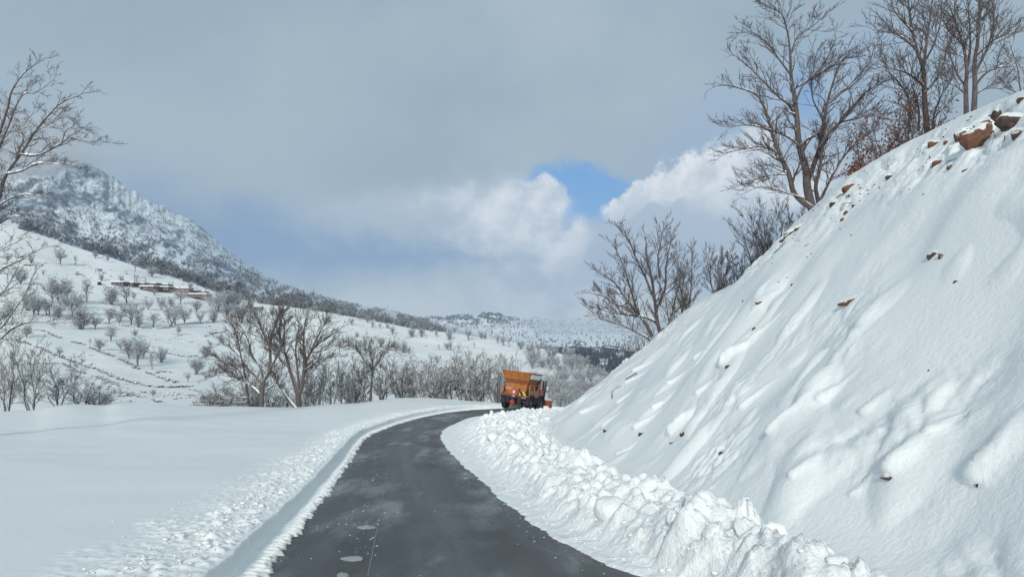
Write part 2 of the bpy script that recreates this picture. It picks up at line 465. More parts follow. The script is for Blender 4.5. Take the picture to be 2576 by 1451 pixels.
den = sstep(-.35, .35, gnoise(X*.9, Y*.9, 61)+.25-D*.12)
chunk = np.clip(.62-cd, 0, 1)*np.clip(cv-.25, 0, 1)*1.3*.16*den+np.clip(.6-cd2, 0, 1)*cv2*.06*(.4+.6*den)+.03*fbm(X*9, Y*9, 3, 14)
hh = hs+wall*(top-.09)+ch*chunk
zr = z_road(X, Y); zf = z_field(X, Y)
k = sstep(.9, 2.6, D)
Z = (zr+hh)*(1-k)+(zf+ch*chunk+.002)*k
Z = np.where(D < start+.004, zr-.05, Z)
Vl, Fl = grid(X, Y, Z)
link('snow_verge', raw_mesh('snow_verge', Vl, Fl[:, ::-1]), M_snow, kind='structure')

# right-hand windrow of ploughed snow between the road and the foot of the bank
def by_y(K, y): 
    c = catmull(K, None); return np.interp(y, c[:, 1], c[:, 0])
qs = np.linspace(0, 1, 1500)**.9
A = catmull(EDGE_R, qs); B = catmull(FOOT, qs)
# pair the foot to the road edge by depth so cross lines stay short
ya = A[:, 1]
B = np.stack([by_y(FOOT, np.minimum(ya-1.2+.0*ya, 60.4)), np.minimum(ya-1.2, 60.4)], -1)
far = sstep(50, 54, ya)
Bfar = catmull([(2.9, 49), (3.4, 51), (4.2, 54), (5.6, 57), (6.6, 59.5)], 50)
wi = np.linalg.norm(A-B, axis=1)
tt = np.concatenate([np.linspace(-.10, .15, 26), np.linspace(.16, 1.0, 100), np.linspace(1.01, 1.15, 12)])
X = A[:, :1]*(1-tt)+B[:, :1]*tt; Y = A[:, 1:]*(1-tt)+B[:, 1:]*tt
DD = tt[None, :]*wi[:, None]
z0 = z_road(X, Y)
rag = .12*fbm(X*1.1, Y*1.1, 4, 20)+.05*fbm(X*5, Y*5, 3, 22)
thin = sstep(0, .12, DD-.05-rag)*.035+sstep(.1, 1.0, DD)*.10
pile = sstep(.20, .58, tt)[None, :]*sstep(1.12, .72, tt)[None, :]
hp = (.36+.26*gnoise(X/2.3, Y/2.3, 25))
hp = hp*(1-.45*sstep(42, 50, Y))
cd, cv, _ = cells(X*1.5+.3*gnoise(X*2, Y*2, 3), Y*1.5+.3*gnoise(X*2, Y*2, 4), 6)
cd3, cv3, _ = cells(X*3.6, Y*3.6, 9)
cd4, cv4, _ = cells(X*9, Y*9, 12)
cd = np.maximum(cd, .22); cd3 = np.maximum(cd3, .2)
lump = (np.clip(.75-cd, 0, 1)*cv*.55+np.clip(.7-cd3, 0, 1)*cv3*.34)*(1-.45*sstep(42, 50, Y))+np.clip(.6-cd4, 0, 1)*cv4*.09+.05*billow(X*3, Y*3, 3, 27)
zone = sstep(.14, .42, tt)[None, :]*sstep(1.14, .80, tt)[None, :]
h = thin+pile*hp+zone*lump+.035*fbm(X*4, Y*4, 4, 28)*sstep(.05, .2, DD)+.02*np.clip(.6-cd4, 0, 1)*cv4*sstep(.1, .3, DD)
h = h+.30*sstep(.7, 1.1, tt)[None, :]
Z = z0+h
Z = np.where(DD < .05+rag+.002, z0-.05, Z)
Vw, Fw = grid(X, Y, Z)
WIND = (Vw, Fw)
wind_bvh = BVHTree.FromPolygons([tuple(p) for p in Vw[:, :].tolist()], Fw[:, ::-1].tolist())

# ------------------------------------------------------------------ the bank on the right
CREST = np.array([(10, -16, 6.8), (10, 0, 5.6), (10.3, 9, 5.0), (10.8, 13, 4.9)]+[tuple(P3(u, v, y)) for u, v, y in
    [(2576, 225, 17), (2450, 278, 20), (2330, 333, 23), (2230, 385, 25.5), (2140, 440, 28), (2062, 505, 31), (1990, 570, 34), (1945, 625, 37), (1900, 680, 40), (1850, 712, 42), (1760, 755, 45),
     (1700, 800, 47), (1620, 872, 51), (1550, 932, 55), (1500, 970, 58), (1425, 1025, 62), (1380, 1040, 66)]])
FY = [-14, -4, 4.5, 7.5, 11, 13, 15, 17, 19, 21, 24, 27, 30, 32, 35, 38, 43, 48, 53, 58.5, 61]
FXY = np.array([(by_y(FOOT, y), y) for y in FY])
FXY[-1] = (5.2, 63.5); FXY[-2] = (5.0, 59.5)
FZ = np.array([float(z_road(x, y)) for x, y in FXY])+.22
FT = np.column_stack([FXY, FZ])
sb = np.linspace(0, 1, 1100)
par = np.linspace(0, 1, len(CREST))
def cm(pts, s):
    c = []
    P = np.vstack([2*pts[0]-pts[1], pts, 2*pts[-1]-pts[-2]])
    f = s*(len(pts)-1); i = np.minimum(f.astype(int), len(pts)-2); t = (f-i)[:, None]
    a, b_, c_, d = P[i], P[i+1], P[i+2], P[i+3]
    return .5*((2*b_)+(-a+c_)*t+(2*a-5*b_+4*c_-d)*t**2+(-a+3*b_-3*c_+d)*t**3)
sb = np.concatenate([np.linspace(0, .15, 60)[:-1], np.linspace(.15, .75, 700)[:-1], np.linspace(.75, 1, 200)])
Cc = cm(CREST, sb); Ff = cm(FT, sb)
tb = np.concatenate([np.linspace(-.12, 0, 10)[:-1], np.linspace(0, 1, 330), 1+np.linspace(0, 1.0, 70)[1:]**1.5])
tcl = np.clip(tb, None, 1.0)[None, :, None]
Pb = Ff[:, None, :]*(1-tcl)+Cc[:, None, :]*tcl
zz = np.sign(tcl)*np.abs(tcl)**1.13
Pb[..., 2] = (Ff[:, None, 2]*(1-zz[..., 0])+Cc[:, None, 2]*zz[..., 0])
back = np.clip(tb-1, 0, None)[None, :]
Pb[..., 0] += back*26; Pb[..., 1] += back*6
Pb[..., 2] -= back*26*.05+(back > .0)*.3*sstep(0, .03, back)
# surface waves: elongated along the fall line
along = np.concatenate(([0], np.cumsum(np.linalg.norm(np.diff(Ff[:, :2]*.4+Cc[:, :2]*.6, axis=0), axis=1))))[:, None]
slope_len = np.linalg.norm(Cc-Ff, axis=1)[:, None]
ud = tb[None, :]*slope_len
wob = .6*gnoise(along/4, ud/5, 40)
fade = sstep(0, .10, np.clip(tb, 0, 2))[None, :]*sstep(1.02, .90, tb)[None, :]
disp = .24*gnoise(along/3.4+wob, ud/6.0, 41)+.12*gnoise(along/2.1+wob*1.2, ud/3.3, 42)*(.3+1.1*sstep(-.3, .3, gnoise(along/6, ud/5, 50)))
disp = disp+.055*gnoise(along/.95+wob*2, ud/2.1, 43)*sstep(-.05, .35, gnoise(along/4, ud/3, 55))
disp = disp+.32*gnoise(along/7.5, ud/8, 45)+.014*fbm(along*2.2, ud*2.0, 4, 53)*sstep(-.1, .3, gnoise(along/3, ud/3, 54))
mound = np.clip(gnoise(along/1.5, ud/3.2, 47)-.22, 0, 1)**.9*.45*sstep(.75, .3, tb)[None, :]
disp = disp+mound+np.clip(gnoise(along/1.05+wob, ud/1.5, 57)-.12, 0, 1)**.8*.26*sstep(.0, .4, gnoise(along/4.5, ud/3.5, 58)+.12)*sstep(.9, .5, tb)[None, :]
rubble = sstep(.66, .93, tb)[None, :]*(.18*billow(along*.9, ud*.8, 5, 48)-.13)*(.35+1.1*sstep(-.2, .3, gnoise(along/2.5, ud/2.5, 52)))
nearrough = sstep(.42, .22, sb)[:, None]*sstep(.60, .2, tb)[None, :]*sstep(.0, .35, gnoise(along/3.0, ud/2.4, 56))
disp = disp+rubble+nearrough*(.10*billow(along*1.5, ud*1.1, 5, 49)-.05)
NB_ = np.array([-.66, -.08, .745])
Pb = Pb+(disp*fade)[..., None]*NB_
Pb[..., 2] += ((1-fade)*.05*gnoise(along/1.3, ud/1.3, 44))+.5*back*gnoise(Pb[..., 0]/4, Pb[..., 1]/4, 46)
# mounds of snow over stones: rounded towards the fall line, with a long tail uphill   (col, row, radius m, height m)
MOUNDS = [(1825, 905, 27), (1524, 1070, 15), (1610, 1070, 20), (1700, 1075, 30), (1812, 1128, 13), (1600, 930, 11), (1940, 1080, 22),
          (2250, 1165, 38), (2465, 1185, 46), (1470, 1035, 13), (1560, 1010, 12), (2180, 1030, 22), (1690, 960, 13), (1760, 1250, 15),
          (2000, 1190, 20), (2350, 1080, 20), (1560, 1140, 12), (1870, 1020, 16), (2070, 1000, 18), (1650, 1020, 12), (1750, 900, 10), (1580, 960, 9), (1760, 985, 14), (2440, 1060, 26), (2150, 1240, 16)]
def bvh_of(V, F): return BVHTree.FromPolygons([tuple(p) for p in np.asarray(V).tolist()], np.asarray(F).tolist())
def cast(bv, u, v):
    h = bv.ray_cast(Vector((0, 0, 0)), Vector(((u-CU)/FU, 1, (HV-v)/FU)).normalized(), 30000)
    return h[0], h[1]
FB = grid_faces(*Pb.shape[:2])
bb = bvh_of(Pb.reshape(-1, 3), FB)
Vb = Pb.reshape(-1, 3).copy()
down = np.array([-.74, -.10, -.66]); down /= np.linalg.norm(down)
side = np.cross(NB_, down); side /= np.linalg.norm(side)
for (u, v, rpx) in MOUNDS:
    p, nrm = cast(bb, u, v)
    if p is None: continue
    r = rpx*p.y/FU*1.15; h = r*.55
    q = Vb-np.array(p)
    sel = np.where((q**2).sum(1) < (r*6)**2)[0]
    q = q[sel]
    a = q@down; b_ = q@side
    b_ = b_+.12*r*np.sin(a/r*2.1+u)
    la = np.where(a > 0, r*.85, r*(3.4+1.0*math.sin(u*7)))
    prof = np.where(a > 0, np.clip(1-(a/la)**2, 0, 1)**.6, np.exp(-(a/la)**2))
    w = (r*.8*np.where(a > 0, 1, 1+.10*a/r)).clip(.2*r)
    prof = prof*np.exp(-(b_/w)**2)
    rough = 1+.25*fbm(a/r*2.5, b_/r*2.5, 3, int(u) % 50)
    Vb[sel] += (h*prof*rough)[:, None]*(NB_+.35*down)
link('snow_bank', raw_mesh('snow_bank', Vb, FB), M_bank, kind='structure')
bank_bvh = bvh_of(Vb, FB)

# ------------------------------------------------------------------ far land: polar sheets seen from the road
def tab(K, u, j):
    K = np.asarray(K, float); g = np.arange(-2000, 3600, 4.0); w = 9
    y = np.interp(g, K[:, 0], K[:, j]); y = np.convolve(np.pad(y, w, mode='edge'), np.ones(2*w+1)/(2*w+1), mode='valid')
    return np.interp(u, g, y)
# the hillside across the little valley: column -> row and depth of its skyline, row and depth where it starts
HILL = [(-900, 470, 520, 1060, 80), (-200, 525, 470, 1050, 90), (0, 562, 450, 1050, 95), (100, 590, 450, 1050, 95), (200, 625, 450, 1050, 100), (300, 655, 440, 1050, 100), (400, 690, 440, 1050, 105), (500, 718, 430, 1050, 110),
        (560, 742, 420, 1050, 115), (640, 762, 410, 1055, 120), (720, 770, 410, 1060, 125), (800, 782, 400, 1065, 130), (880, 796, 400, 1070, 135), (1000, 818, 400, 1080, 140), (1050, 829, 400, 1085, 145), (1100, 833, 400, 1085, 150),
        (1200, 846, 395, 1090, 155), (1300, 862, 385, 1100, 160), (1400, 884, 370, 1110, 160), (1450, 906, 355, 1120, 160), (1500, 936, 340, 1130, 160), (1545, 962, 320, 1140, 150), (1620, 1010, 300, 1150, 150), (1800, 1080, 280, 1160, 150), (2400, 1120, 260, 1180, 150)]
hu = np.concatenate([np.linspace(-900, -100, 60)[:-1], np.linspace(-100, 1620, 620), np.linspace(1620, 2400, 30)[1:]])
hq = np.linspace(0, 1.5, 360)
U, Q = np.meshgrid(hu, hq)
vr, dr, vb, db = [tab(HILL, U, j) for j in (1, 2, 3, 4)]
Dh = db+(dr-db)*Q
Qc = np.clip(Q, 0, 1)
pw = .80
vv = vb+(vr-vb)*Qc**pw
Zh = (HV-vv)/FU*np.minimum(Dh, dr)
Xh = (U-CU)/FU*Dh
rise = sstep(0, .25, Q)
terr = np.round((Zh+3*gnoise(Xh/60, Dh/60, 60))/5.0)
zn = 1.6*gnoise(Xh/38, Dh/38, 61)+.55*gnoise(Xh/13, Dh/13, 62)+.16*gnoise(Xh/4, Dh/4, 63)
Zh = Zh+zn*rise*(1-sstep(.86, 1.0, Qc)*.8)
Zh = Zh-np.clip(Dh-dr, 0, None)*.28
Vh, Fh = grid(Xh, Dh, Zh)

def hill_mat():
    m, N, b = new_mat('hillside_snow')
    t = N.n('ShaderNodeTexCoord').outputs['Object']
    s = N.n('ShaderNodeSeparateXYZ'); N.nt.links.new(t, s.inputs[0])
    base = N.mix(N.noise(t, .02, 4), SNOW, tuple(x*.95 for x in SNOW))
    # stones and scrub that stick out of the snow
    st = N.xyz(N.m('MULTIPLY', s.outputs[0], .35), N.m('MULTIPLY', s.outputs[1], .22), N.m('MULTIPLY', s.outputs[2], 1.5))
    f = N.m('MULTIPLY', N.step(N.noise(st, 1.1, 5, .7), .665, .72), N.step(N.noise(t, .028, 3), .44, .58))
    base = N.mix(f, base, (.10, .10, .10))
    N.put(b.inputs['Base Color'], base)
    b.inputs['Roughness'].default_value = .8
    bump(N, b, N.noise(t, .5, 7, .65), .5, .5)
    return m
link('hillside', raw_mesh('hillside', Vh, Fh), hill_mat(), kind='structure')
hill_bvh = bvh_of(Vh, Fh)

# the mountain behind: crag above, forest at its foot
MTN = [(-1100, 330, 3000), (-500, 300, 2900), (-200, 330, 2800), (0, 360, 2700), (110, 372, 2650), (180, 398, 2600), (230, 418, 2600), (265, 436, 2580), (330, 482, 2560), (400, 513, 2520), (440, 528, 2500), (485, 553, 2480), (530, 592, 2460), (570, 632, 2440), (620, 668, 2420), (680, 700, 2400),
       (740, 724, 2380), (800, 742, 2360), (850, 757, 2340), (900, 768, 2300), (940, 775, 2250), (975, 779, 2200), (1010, 790, 2200), (1050, 800, 2150), (1100, 812, 2100), (1160, 830, 2050), (1260, 860, 2000), (1500, 900, 1900)]
mu = np.linspace(-1100, 1500, 760); mq = np.concatenate([np.linspace(0, 1, 330), 1+np.linspace(0, 1, 50)[1:]])
U, Q = np.meshgrid(mu, mq)
vr = tab(MTN, U, 1); dr = tab(MTN, U, 2)
d0 = 700.0
Dm = d0+(dr-d0)*Q
v0 = np.maximum(tab(HILL, U, 1)+14, vr+20)
z0 = (HV-v0)/FU*d0
z1 = (HV-vr)/FU*dr
steep = sstep(900, 200, U)
g = Q.clip(0, 1)**(1.0+.75*steep)
Zm = z0+(z1-z0)*g
Xm = (U-CU)/FU*Dm
amp = np.clip((z1-z0)/420, .06, 1)*sstep(0, .2, Q)
edge = 1-.75*sstep(.8, 1.0, Q.clip(0, 1))
rv = 1-billow(Xm/260+.35*gnoise(Xm/300, Dm/300, 71), Dm/520, 5, 70, .55)
Zm = Zm+amp*edge*(62*(rv-.3)+13*fbm(Xm/70, Dm/120, 4, 74, .6))
zj = amp*9*fbm(U/11, Q*3, 3, 76)*sstep(.7, 1, Q)
Zm = Zm+zj-np.clip(Dm-dr, 0, None)*.75
Vm, Fm = grid(Xm, Dm, Zm)
def mtn_mat():
    m, N, b = new_mat('mountain_rock_and_snow')
    t = N.n('ShaderNodeTexCoord').outputs['Object']
    g = N.n('ShaderNodeNewGeometry')
    s = N.n('ShaderNodeSeparateXYZ'); N.nt.links.new(g.outputs['Normal'], s.inputs[0])
    p = N.n('ShaderNodeSeparateXYZ'); N.nt.links.new(t, p.inputs[0])
    # strata run down to the right across the face
    st = N.xyz(N.m('MULTIPLY', p.outputs[0], 1.0), N.m('MULTIPLY', p.outputs[1], .35), N.m('MULTIPLY', p.outputs[2], .45))
    n1 = N.noise(st, .028, 8, .72, .8)
    n2 = N.noise(st, .15, 6, .75, .3)
    n3 = N.noise(t, .006, 3, .5)
    k = N.m('ADD', N.m('ADD', N.m('MULTIPLY', n1, .55), N.m('MULTIPLY', n2, .45)), N.m('MULTIPLY', N.m('SUBTRACT', n3, .5), .22))
    k = N.m('SUBTRACT', k, N.m('MULTIPLY', N.m('SUBTRACT', s.outputs[2], .8), .22))
    f = N.step(k, .475, .60)
    base = N.mix(N.m('MULTIPLY', f, .85), (.64, .71, .76), (.17, .205, .25))
    N.put(b.inputs['Base Color'], base)
    b.inputs['Roughness'].default_value = .85
    bump(N, b, N.noise(st, .05, 8, .7), .7, 8.0)
    return m
link('mountain', raw_mesh('mountain', Vm, Fm), mtn_mat(), kind='structure')
mtn_bvh = bvh_of(Vm, Fm)

# the plain and the far hills
vu = np.linspace(500, 2900, 620)
vd = np.concatenate([np.linspace(420, 1500, 120), np.linspace(1500, 5200, 230)[1:], np.linspace(5200, 9500, 160)[1:], np.linspace(9500, 13600, 24)[1:]])
U, Dv = np.meshgrid(vu, vd)
Xv = (U-CU)/FU*Dv
VK = np.array([(420, 1080), (600, 1010), (900, 935), (1300, 900), (1800, 880), (2500, 862), (3400, 845), (4600, 828), (6000, 817), (8000, 812.5), (20000, 811.5)])
vvv = np.interp(Dv, VK[:, 0], VK[:, 1])
Zv = (HV-vvv)/FU*Dv
def ridge(pts, d, wfront, wback, seed, nz):
    global Zv
    pts = np.asarray(pts, float)
    vt = np.interp(U, pts[:, 0], pts[:, 1], left=900, right=900)
    zt = (HV-vt)/FU*d
    a = np.where(Dv < d, sstep(-wfront, 0, Dv-d), sstep(wback, 0, Dv-d))
    wgt = ((U > pts[0, 0]) & (U < pts[-1, 0])).astype(float)
    hgt = np.maximum(zt-Zv, 0)*wgt*a
    hgt = hgt*(1+nz*fbm(Xv/180, Dv/180, 4, seed)*(1-a**8))
    Zv = Zv+hgt
ridge([(980, 830), (1060, 800), (1090, 797), (1150, 797), (1195, 792), (1215, 788), (1230, 787), (1245, 786), (1258, 790), (1275, 797), (1300, 801), (1330, 810), (1360, 830)], 4300, 1500, 900, 81, .5)
ridge([(1290, 812), (1320, 800), (1350, 797), (1385, 803), (1420, 806), (1450, 800), (1490, 799), (1520, 803), (1560, 801), (1600, 802), (1660, 804), (1760, 799), (1900, 802), (2200, 798), (2800, 800)], 7600, 1500, 1500, 83, .5)
ridge([(900, 803), (1000, 800), (1100, 801), (1200, 803), (1400, 808), (1700, 806), (2800, 800)], 11500, 2300, 2000, 85, .3)
Zv = Zv+sstep(500, 1200, Dv)*sstep(3600, 1500, Dv)*(10*fbm(Xv/220, Dv/220, 4, 87))
Vv, Fv = grid(Xv, Dv, Zv)
def valley_mat():
    m, N, b = new_mat('valley_snow')
    t = N.n('ShaderNodeTexCoord').outputs['Object']
    p = N.n('ShaderNodeSeparateXYZ'); N.nt.links.new(t, p.inputs[0])
    st = N.xyz(p.outputs[0], N.m('MULTIPLY', p.outputs[1], .42), N.m('MULTIPLY', p.outputs[2], 1.0))
    n1 = N.noise(st, .0105, 9, .74, .6)
    # scrub and gullies fill the low ground, the upper plain is open
    band = N.m('MULTIPLY', N.step(p.outputs[1], 2900, 1900), N.step(p.outputs[1], 500, 800))
    thr = N.m('SUBTRACT', .70, N.m('MULTIPLY', band, .20))
    f = N.step(N.m('SUBTRACT', n1, thr), -.015, .03)
    hi = N.m('MULTIPLY', N.step(p.outputs[1], 3500, 4000), N.step(N.noise(st, .03, 7, .7), .50, .60))
    f = N.m('MAXIMUM', f, N.m('MULTIPLY', hi, .8))
    base = N.mix(f, (.82, .86, .89), (.040, .055, .085))
    N.put(b.inputs['Base Color'], base)
    b.inputs['Roughness'].default_value = .85
    bump(N, b, N.noise(t, .03, 6, .65), .5, 6.0)
    return m
link('valley', raw_mesh('valley', Vv, Fv), valley_mat(), kind='structure')
valley_bvh = bvh_of(Vv, Fv)

# ------------------------------------------------------------------ bare trees
def unit(v): return v/max(1e-9, float(np.linalg.norm(v)))
class Tree:
    """collects branch polylines by level, then turns them into tubes"""
    def __init__(s, seed): s.r = random.Random(seed); s.lv = {0: [], 1: [], 2: [], 3: [], 4: []}; s.tips = []; s.leafp = []
    def sub(s, P, Rr, lvl, maxl, n, L, ang=(25, 55), up=.12, wig=.16, t0=.2, minr=.004, seg=5, frac=.62):
        """spawn n children along polyline P"""
        r = s.r; m = len(P)
        for i in range(n):
            t = t0+(1-t0)*((i+r.random())/n)
            f = t*(m-1); k = min(int(f), m-2); w = f-k
            p = P[k]*(1-w)+P[k+1]*w; rad = Rr[k]*(1-w)+Rr[k+1]*w
            d = unit(P[k+1]-P[k])
            a = np.array([r.gauss(0, 1), r.gauss(0, 1), r.gauss(0, 1)]); a = unit(a-d*float(a@d))
            if a[2] < -.35: a[2] *= -.6
            an = math.radians(r.uniform(*ang))
            d2 = unit(d*math.cos(an)+a*math.sin(an)+np.array([0, 0, up]))
            l = L*(1.15-.6*t)*r.uniform(.6, 1.15)
            s.grow(p, d2, l, max(rad*frac*r.uniform(.7, 1), minr), lvl, maxl, ang, up, wig, minr, seg, frac)
        if lvl <= maxl:   # the branch carries on as a finer one
            d = unit(P[-1]-P[-2])
            s.grow(P[-1], d, L*.7, max(Rr[-1], minr), lvl, maxl, ang, up, wig, minr, seg, frac)
    def grow(s, p, d, l, rad, lvl, maxl, ang, up, wig, minr, seg, frac, nch=None):
        r = s.r
        P = [np.array(p, float)]
        for i in range(seg):
            d = unit(d+np.array([r.gauss(0, wig), r.gauss(0, wig), r.gauss(0, wig)+up*.35]))
            P.append(P[-1]+d*(l/seg))
        Rr = np.maximum(np.linspace(rad, rad*.38, seg+1), minr*.75)
        s.lv[min(lvl, 4)].append((np.array(P), Rr))
        if lvl >= maxl-1: s.leafp.append(P[-1])
        if lvl < maxl:
            k = s.nc[lvl] if lvl < len(s.nc) else 3
            s.sub(np.array(P), Rr, lvl+1, maxl, max(1, int(round(k*r.uniform(.75, 1.2)))), l*.62, ang, up, wig*1.05, .22, minr, max(3, seg-1), frac)
    nc = (8, 6, 4, 3, 3)

def tubes(branches, sides):
    """[(P (n,3), R (n,))] -> V, F(quads); all branches in one go, grouped by point count"""
    VV, FF, off = [], [], 0
    by = {}
    for P, R in branches: by.setdefault(len(P), []).append((P, R))
    for n, bs in by.items():
        P = np.array([b[0] for b in bs]); R = np.array([b[1] for b in bs])
        T = np.gradient(P, axis=1); T /= np.maximum(np.linalg.norm(T, axis=2), 1e-9)[..., None]
        ref = np.where(np.abs(T[:, :1, 2:3]) > .9, np.array([1.0, 0, 0]), np.array([0, 0, 1.0]))
        A = np.cross(T, np.broadcast_to(ref, T.shape)); A /= np.maximum(np.linalg.norm(A, axis=2), 1e-9)[..., None]
        B = np.cross(T, A)
        th = np.arange(sides)*2*np.pi/sides
        V = P[:, :, None, :]+R[:, :, None, None]*(A[:, :, None, :]*np.cos(th)[None, None, :, None]+B[:, :, None, :]*np.sin(th)[None, None, :, None])
        b_ = len(bs)
        idx = np.arange(b_*n*sides).reshape(b_, n, sides)+off
        nx = np.roll(idx, -1, axis=2)
        F = np.stack([idx[:, :-1], nx[:, :-1], nx[:, 1:], idx[:, 1:]], -1).reshape(-1, 4)
        VV.append(V.reshape(-1, 3)); FF.append(F); off += b_*n*sides
    return np.vstack(VV), np.vstack(FF)

def snow_on(branches, seed, rmin=.02, prob=.75, k=1.0):
    """ridges of snow lying along the tops of thick, leaning limbs"""
    r = random.Random(seed); out = []
    for P, R in branches:
        n = len(P); i = 0
        while i < n-1:
            d = unit(P[i+1]-P[i])
            if R[i] > rmin and abs(d[2]) < .86 and r.random() < prob:
                a, b_ = P[i], P[min(i+1, n-1)]
                ts = np.linspace(-.05, 1.05, 6)[:, None]
                Q = a*(1-ts)+b_*ts
                rr = (R[i]*(1-ts[:, 0])+R[min(i+1, n-1)]*ts[:, 0])
                kk = k*r.uniform(.7, 1.1)*(1-.55*abs(d[2]))
                bul = np.array([.25, .85, 1, .95, .8, .2])*kk
                Q = Q+np.array([0, 0, 1])*(rr*.55+rr*bul*.25)[:, None]
                out.append((Q, rr*bul*.95+.004))
            i += 1
    return out

def leaf_mesh(pts, seed, size=.05, per=10, spread=.18):
    r = np.random.RandomState(seed)
    pts = np.asarray(pts)
    C = np.repeat(pts, per, axis=0)+r.normal(0, spread, (len(pts)*per, 3))
    n = len(C)
    A = r.normal(0, 1, (n, 3)); A /= np.linalg.norm(A, axis=1)[:, None]
    B = np.cross(A, r.normal(0, 1, (n, 3))); B /= np.linalg.norm(B, axis=1)[:, None]
    s_ = size*r.uniform(.6, 1.3, n)[:, None]
    V = np.stack([C-A*s_, C+B*s_*.5+A*s_*.1, C+A*s_, C-B*s_*.5], 1).reshape(-1, 3)
    return V, np.arange(n*4).reshape(-1, 4)

def finish_tree(name, T, base, label, cat='tree', group=None, mats=None, sides=(7, 5, 3), snow=None, leaves=None, cut=1, scale=1.0):
    """thing > trunk, crown (> snow_cover), foliage; coordinates are made local to the base"""
    mats = mats or (M_bark, M_twig)
    base = np.array(base, float)
    o = empty(name, tuple(base), label=label, category=cat)
    if group: o['group'] = group
    loc = lambda bs: [((P-base), R) for P, R in bs]
    trunk = loc(sum([T.lv[k] for k in range(0, cut+1)], []))
    crown = loc(sum([T.lv[k] for k in range(cut+1, 5)], []))
    Vt, Ft = tubes(loc(T.lv[0]), sides[0])
    parts_v, parts_f = [Vt], [Ft]
    if cut >= 1 and T.lv[1]:
        Va, Fa = tubes(loc(T.lv[1]), sides[1]); parts_v.append(Va); parts_f.append(Fa+len(Vt))
    link('trunk', raw_mesh('trunk', np.vstack(parts_v), [np.vstack(parts_f)]), mats[0], o)
    if crown:
        Vc, Fc = tubes(crown, sides[2])
        link('crown', raw_mesh('crown', Vc, Fc), mats[1], o)
    if snow:
        sb_ = snow_on(trunk+(loc(T.lv[2]) if len(T.lv) > 2 else []), 5, *snow)
        if sb_:
            Vs, Fs = tubes(sb_, 6)
            link('snow_cover', raw_mesh('snow_cover', Vs, Fs), M_snowcap, o, kind='stuff')
    if leaves:
        V_, F_ = leaf_mesh(np.array(leaves[0])-base, 3, *leaves[1:])
        link('foliage', raw_mesh('foliage', V_, F_), M_oakleaf, o, smooth=False)
    return o

def limb(T, pts, y, r0, r1, seed, dy=1.0, n=None, lvl=0, y1=None):
    """a hand-placed limb: picture points at depth y, bending away from or towards the camera"""
    r = random.Random(seed); m = len(pts)
    off = 0; P = []
    slope = r.uniform(-dy, dy) if y1 is None else y1-y
    for i, (u, v) in enumerate(pts):
        t = i/(m-1)
        P.append(P3(u, v, y+slope*t+(r.uniform(-.12, .12)*dy if 0 < i < m-1 else 0)))
    n = n or max(6, 3*m)
    P = catmull(P, n)
    R = np.linspace(r0, r1, n)
    T.lv[lvl].append((P, R))
    return P, R

def gbase(bv, u, v, y):
    """ground height under the picture point (u, v) taken at depth y"""
    x = (u-CU)/FU*y
    h = bv.ray_cast(Vector((x, y, 60)), Vector((0, 0, -1)), 400)
    return np.array((x, y, h[0].z if h[0] else (HV-v)/FU*y))

# --- the big tree leaning over the bank
T = Tree(21); y = 33.0
base = gbase(bank_bvh, 2046, 520, y)
trk = limb(T, [(2050, 545), (2040, 515), (2030, 470), (2028, 430), (2018, 395), (2008, 350), (2005, 300), (1998, 240), (1990, 190), (1988, 140), (1984, 95)], y, .20, .035, 1, .5)
Ls = [([(2030, 460), (2045, 420), (2062, 370), (2070, 320), (2080, 265), (2095, 210), (2110, 170)], .12, .03),
      ([(2062, 370), (2085, 335), (2125, 295), (2170, 240), (2205, 215), (2228, 205)], .085, .02),
      ([(2060, 515), (2052, 470), (2062, 430), (2068, 380), (2076, 330)], .10, .03),
      ([(2045, 525), (2015, 505), (1995, 480), (1985, 440), (1965, 395), (1945, 345), (1930, 290), (1905, 240), (1870, 225), (1830, 215)], .13, .02),
      ([(1990, 470), (1975, 420), (1955, 390), (1920, 370), (1870, 375), (1830, 385)], .06, .015),
      ([(2012, 370), (1990, 350), (1960, 335), (1930, 325), (1880, 315), (1835, 320)], .06, .014),
      ([(2003, 300), (1985, 265), (1960, 245), (1925, 210), (1890, 175), (1860, 150)], .06, .014),
      ([(2000, 260), (2020, 215), (2050, 185), (2085, 140), (2100, 100)], .05, .012),
      ([(1995, 225), (2030, 205), (2080, 175), (2120, 150), (2150, 145)], .045, .012),
      ([(1990, 190), (1960, 150), (1930, 110), (1900, 85), (1880, 80)], .045, .012),
      ([(1988, 140), (2005, 95), (2040, 70), (2070, 45)], .035, .012),
      ([(1984, 95), (1975, 60), (1965, 35), (1945, 25)], .035, .010),
      ([(2078, 265), (2110, 240), (2150, 200), (2185, 160), (2200, 120)], .045, .012),
      ([(2100, 310), (2150, 300), (2190, 290), (2230, 300)], .04, .012),
      ([(2070, 300), (2045, 250), (2042, 200), (2050, 160)], .04, .012),
      ([(2025, 500), (1960, 480), (1915, 470), (1890, 478)], .035, .012),
      ([(2058, 515), (2075, 480), (2100, 430), (2130, 385), (2165, 350), (2200, 330)], .07, .015),
      ([(1985, 440), (1950, 440), (1905, 450), (1880, 462)], .03, .010)]
T.nc = (8, 5, 4, 3)
T.sub(*trk, 2, 4, 16, 1.2, (30, 60), .06, .15, .3, .008)
lf = []
for i, (pts, a, b_) in enumerate(Ls):
    P, R = limb(T, pts, y+(-.4 if i % 2 else .4), a, b_, 30+i, 1.3)
    ln = float(np.linalg.norm(np.diff(P, axis=0), axis=1).sum())
    T.sub(P, R, 2, 4, int(8+ln*3.0), 1.15, (22, 55), .03, .16, .18, .0082)
    if i in (2, 4): lf += [P[-3], P[-4]+np.array((.3, 0, -.2))]
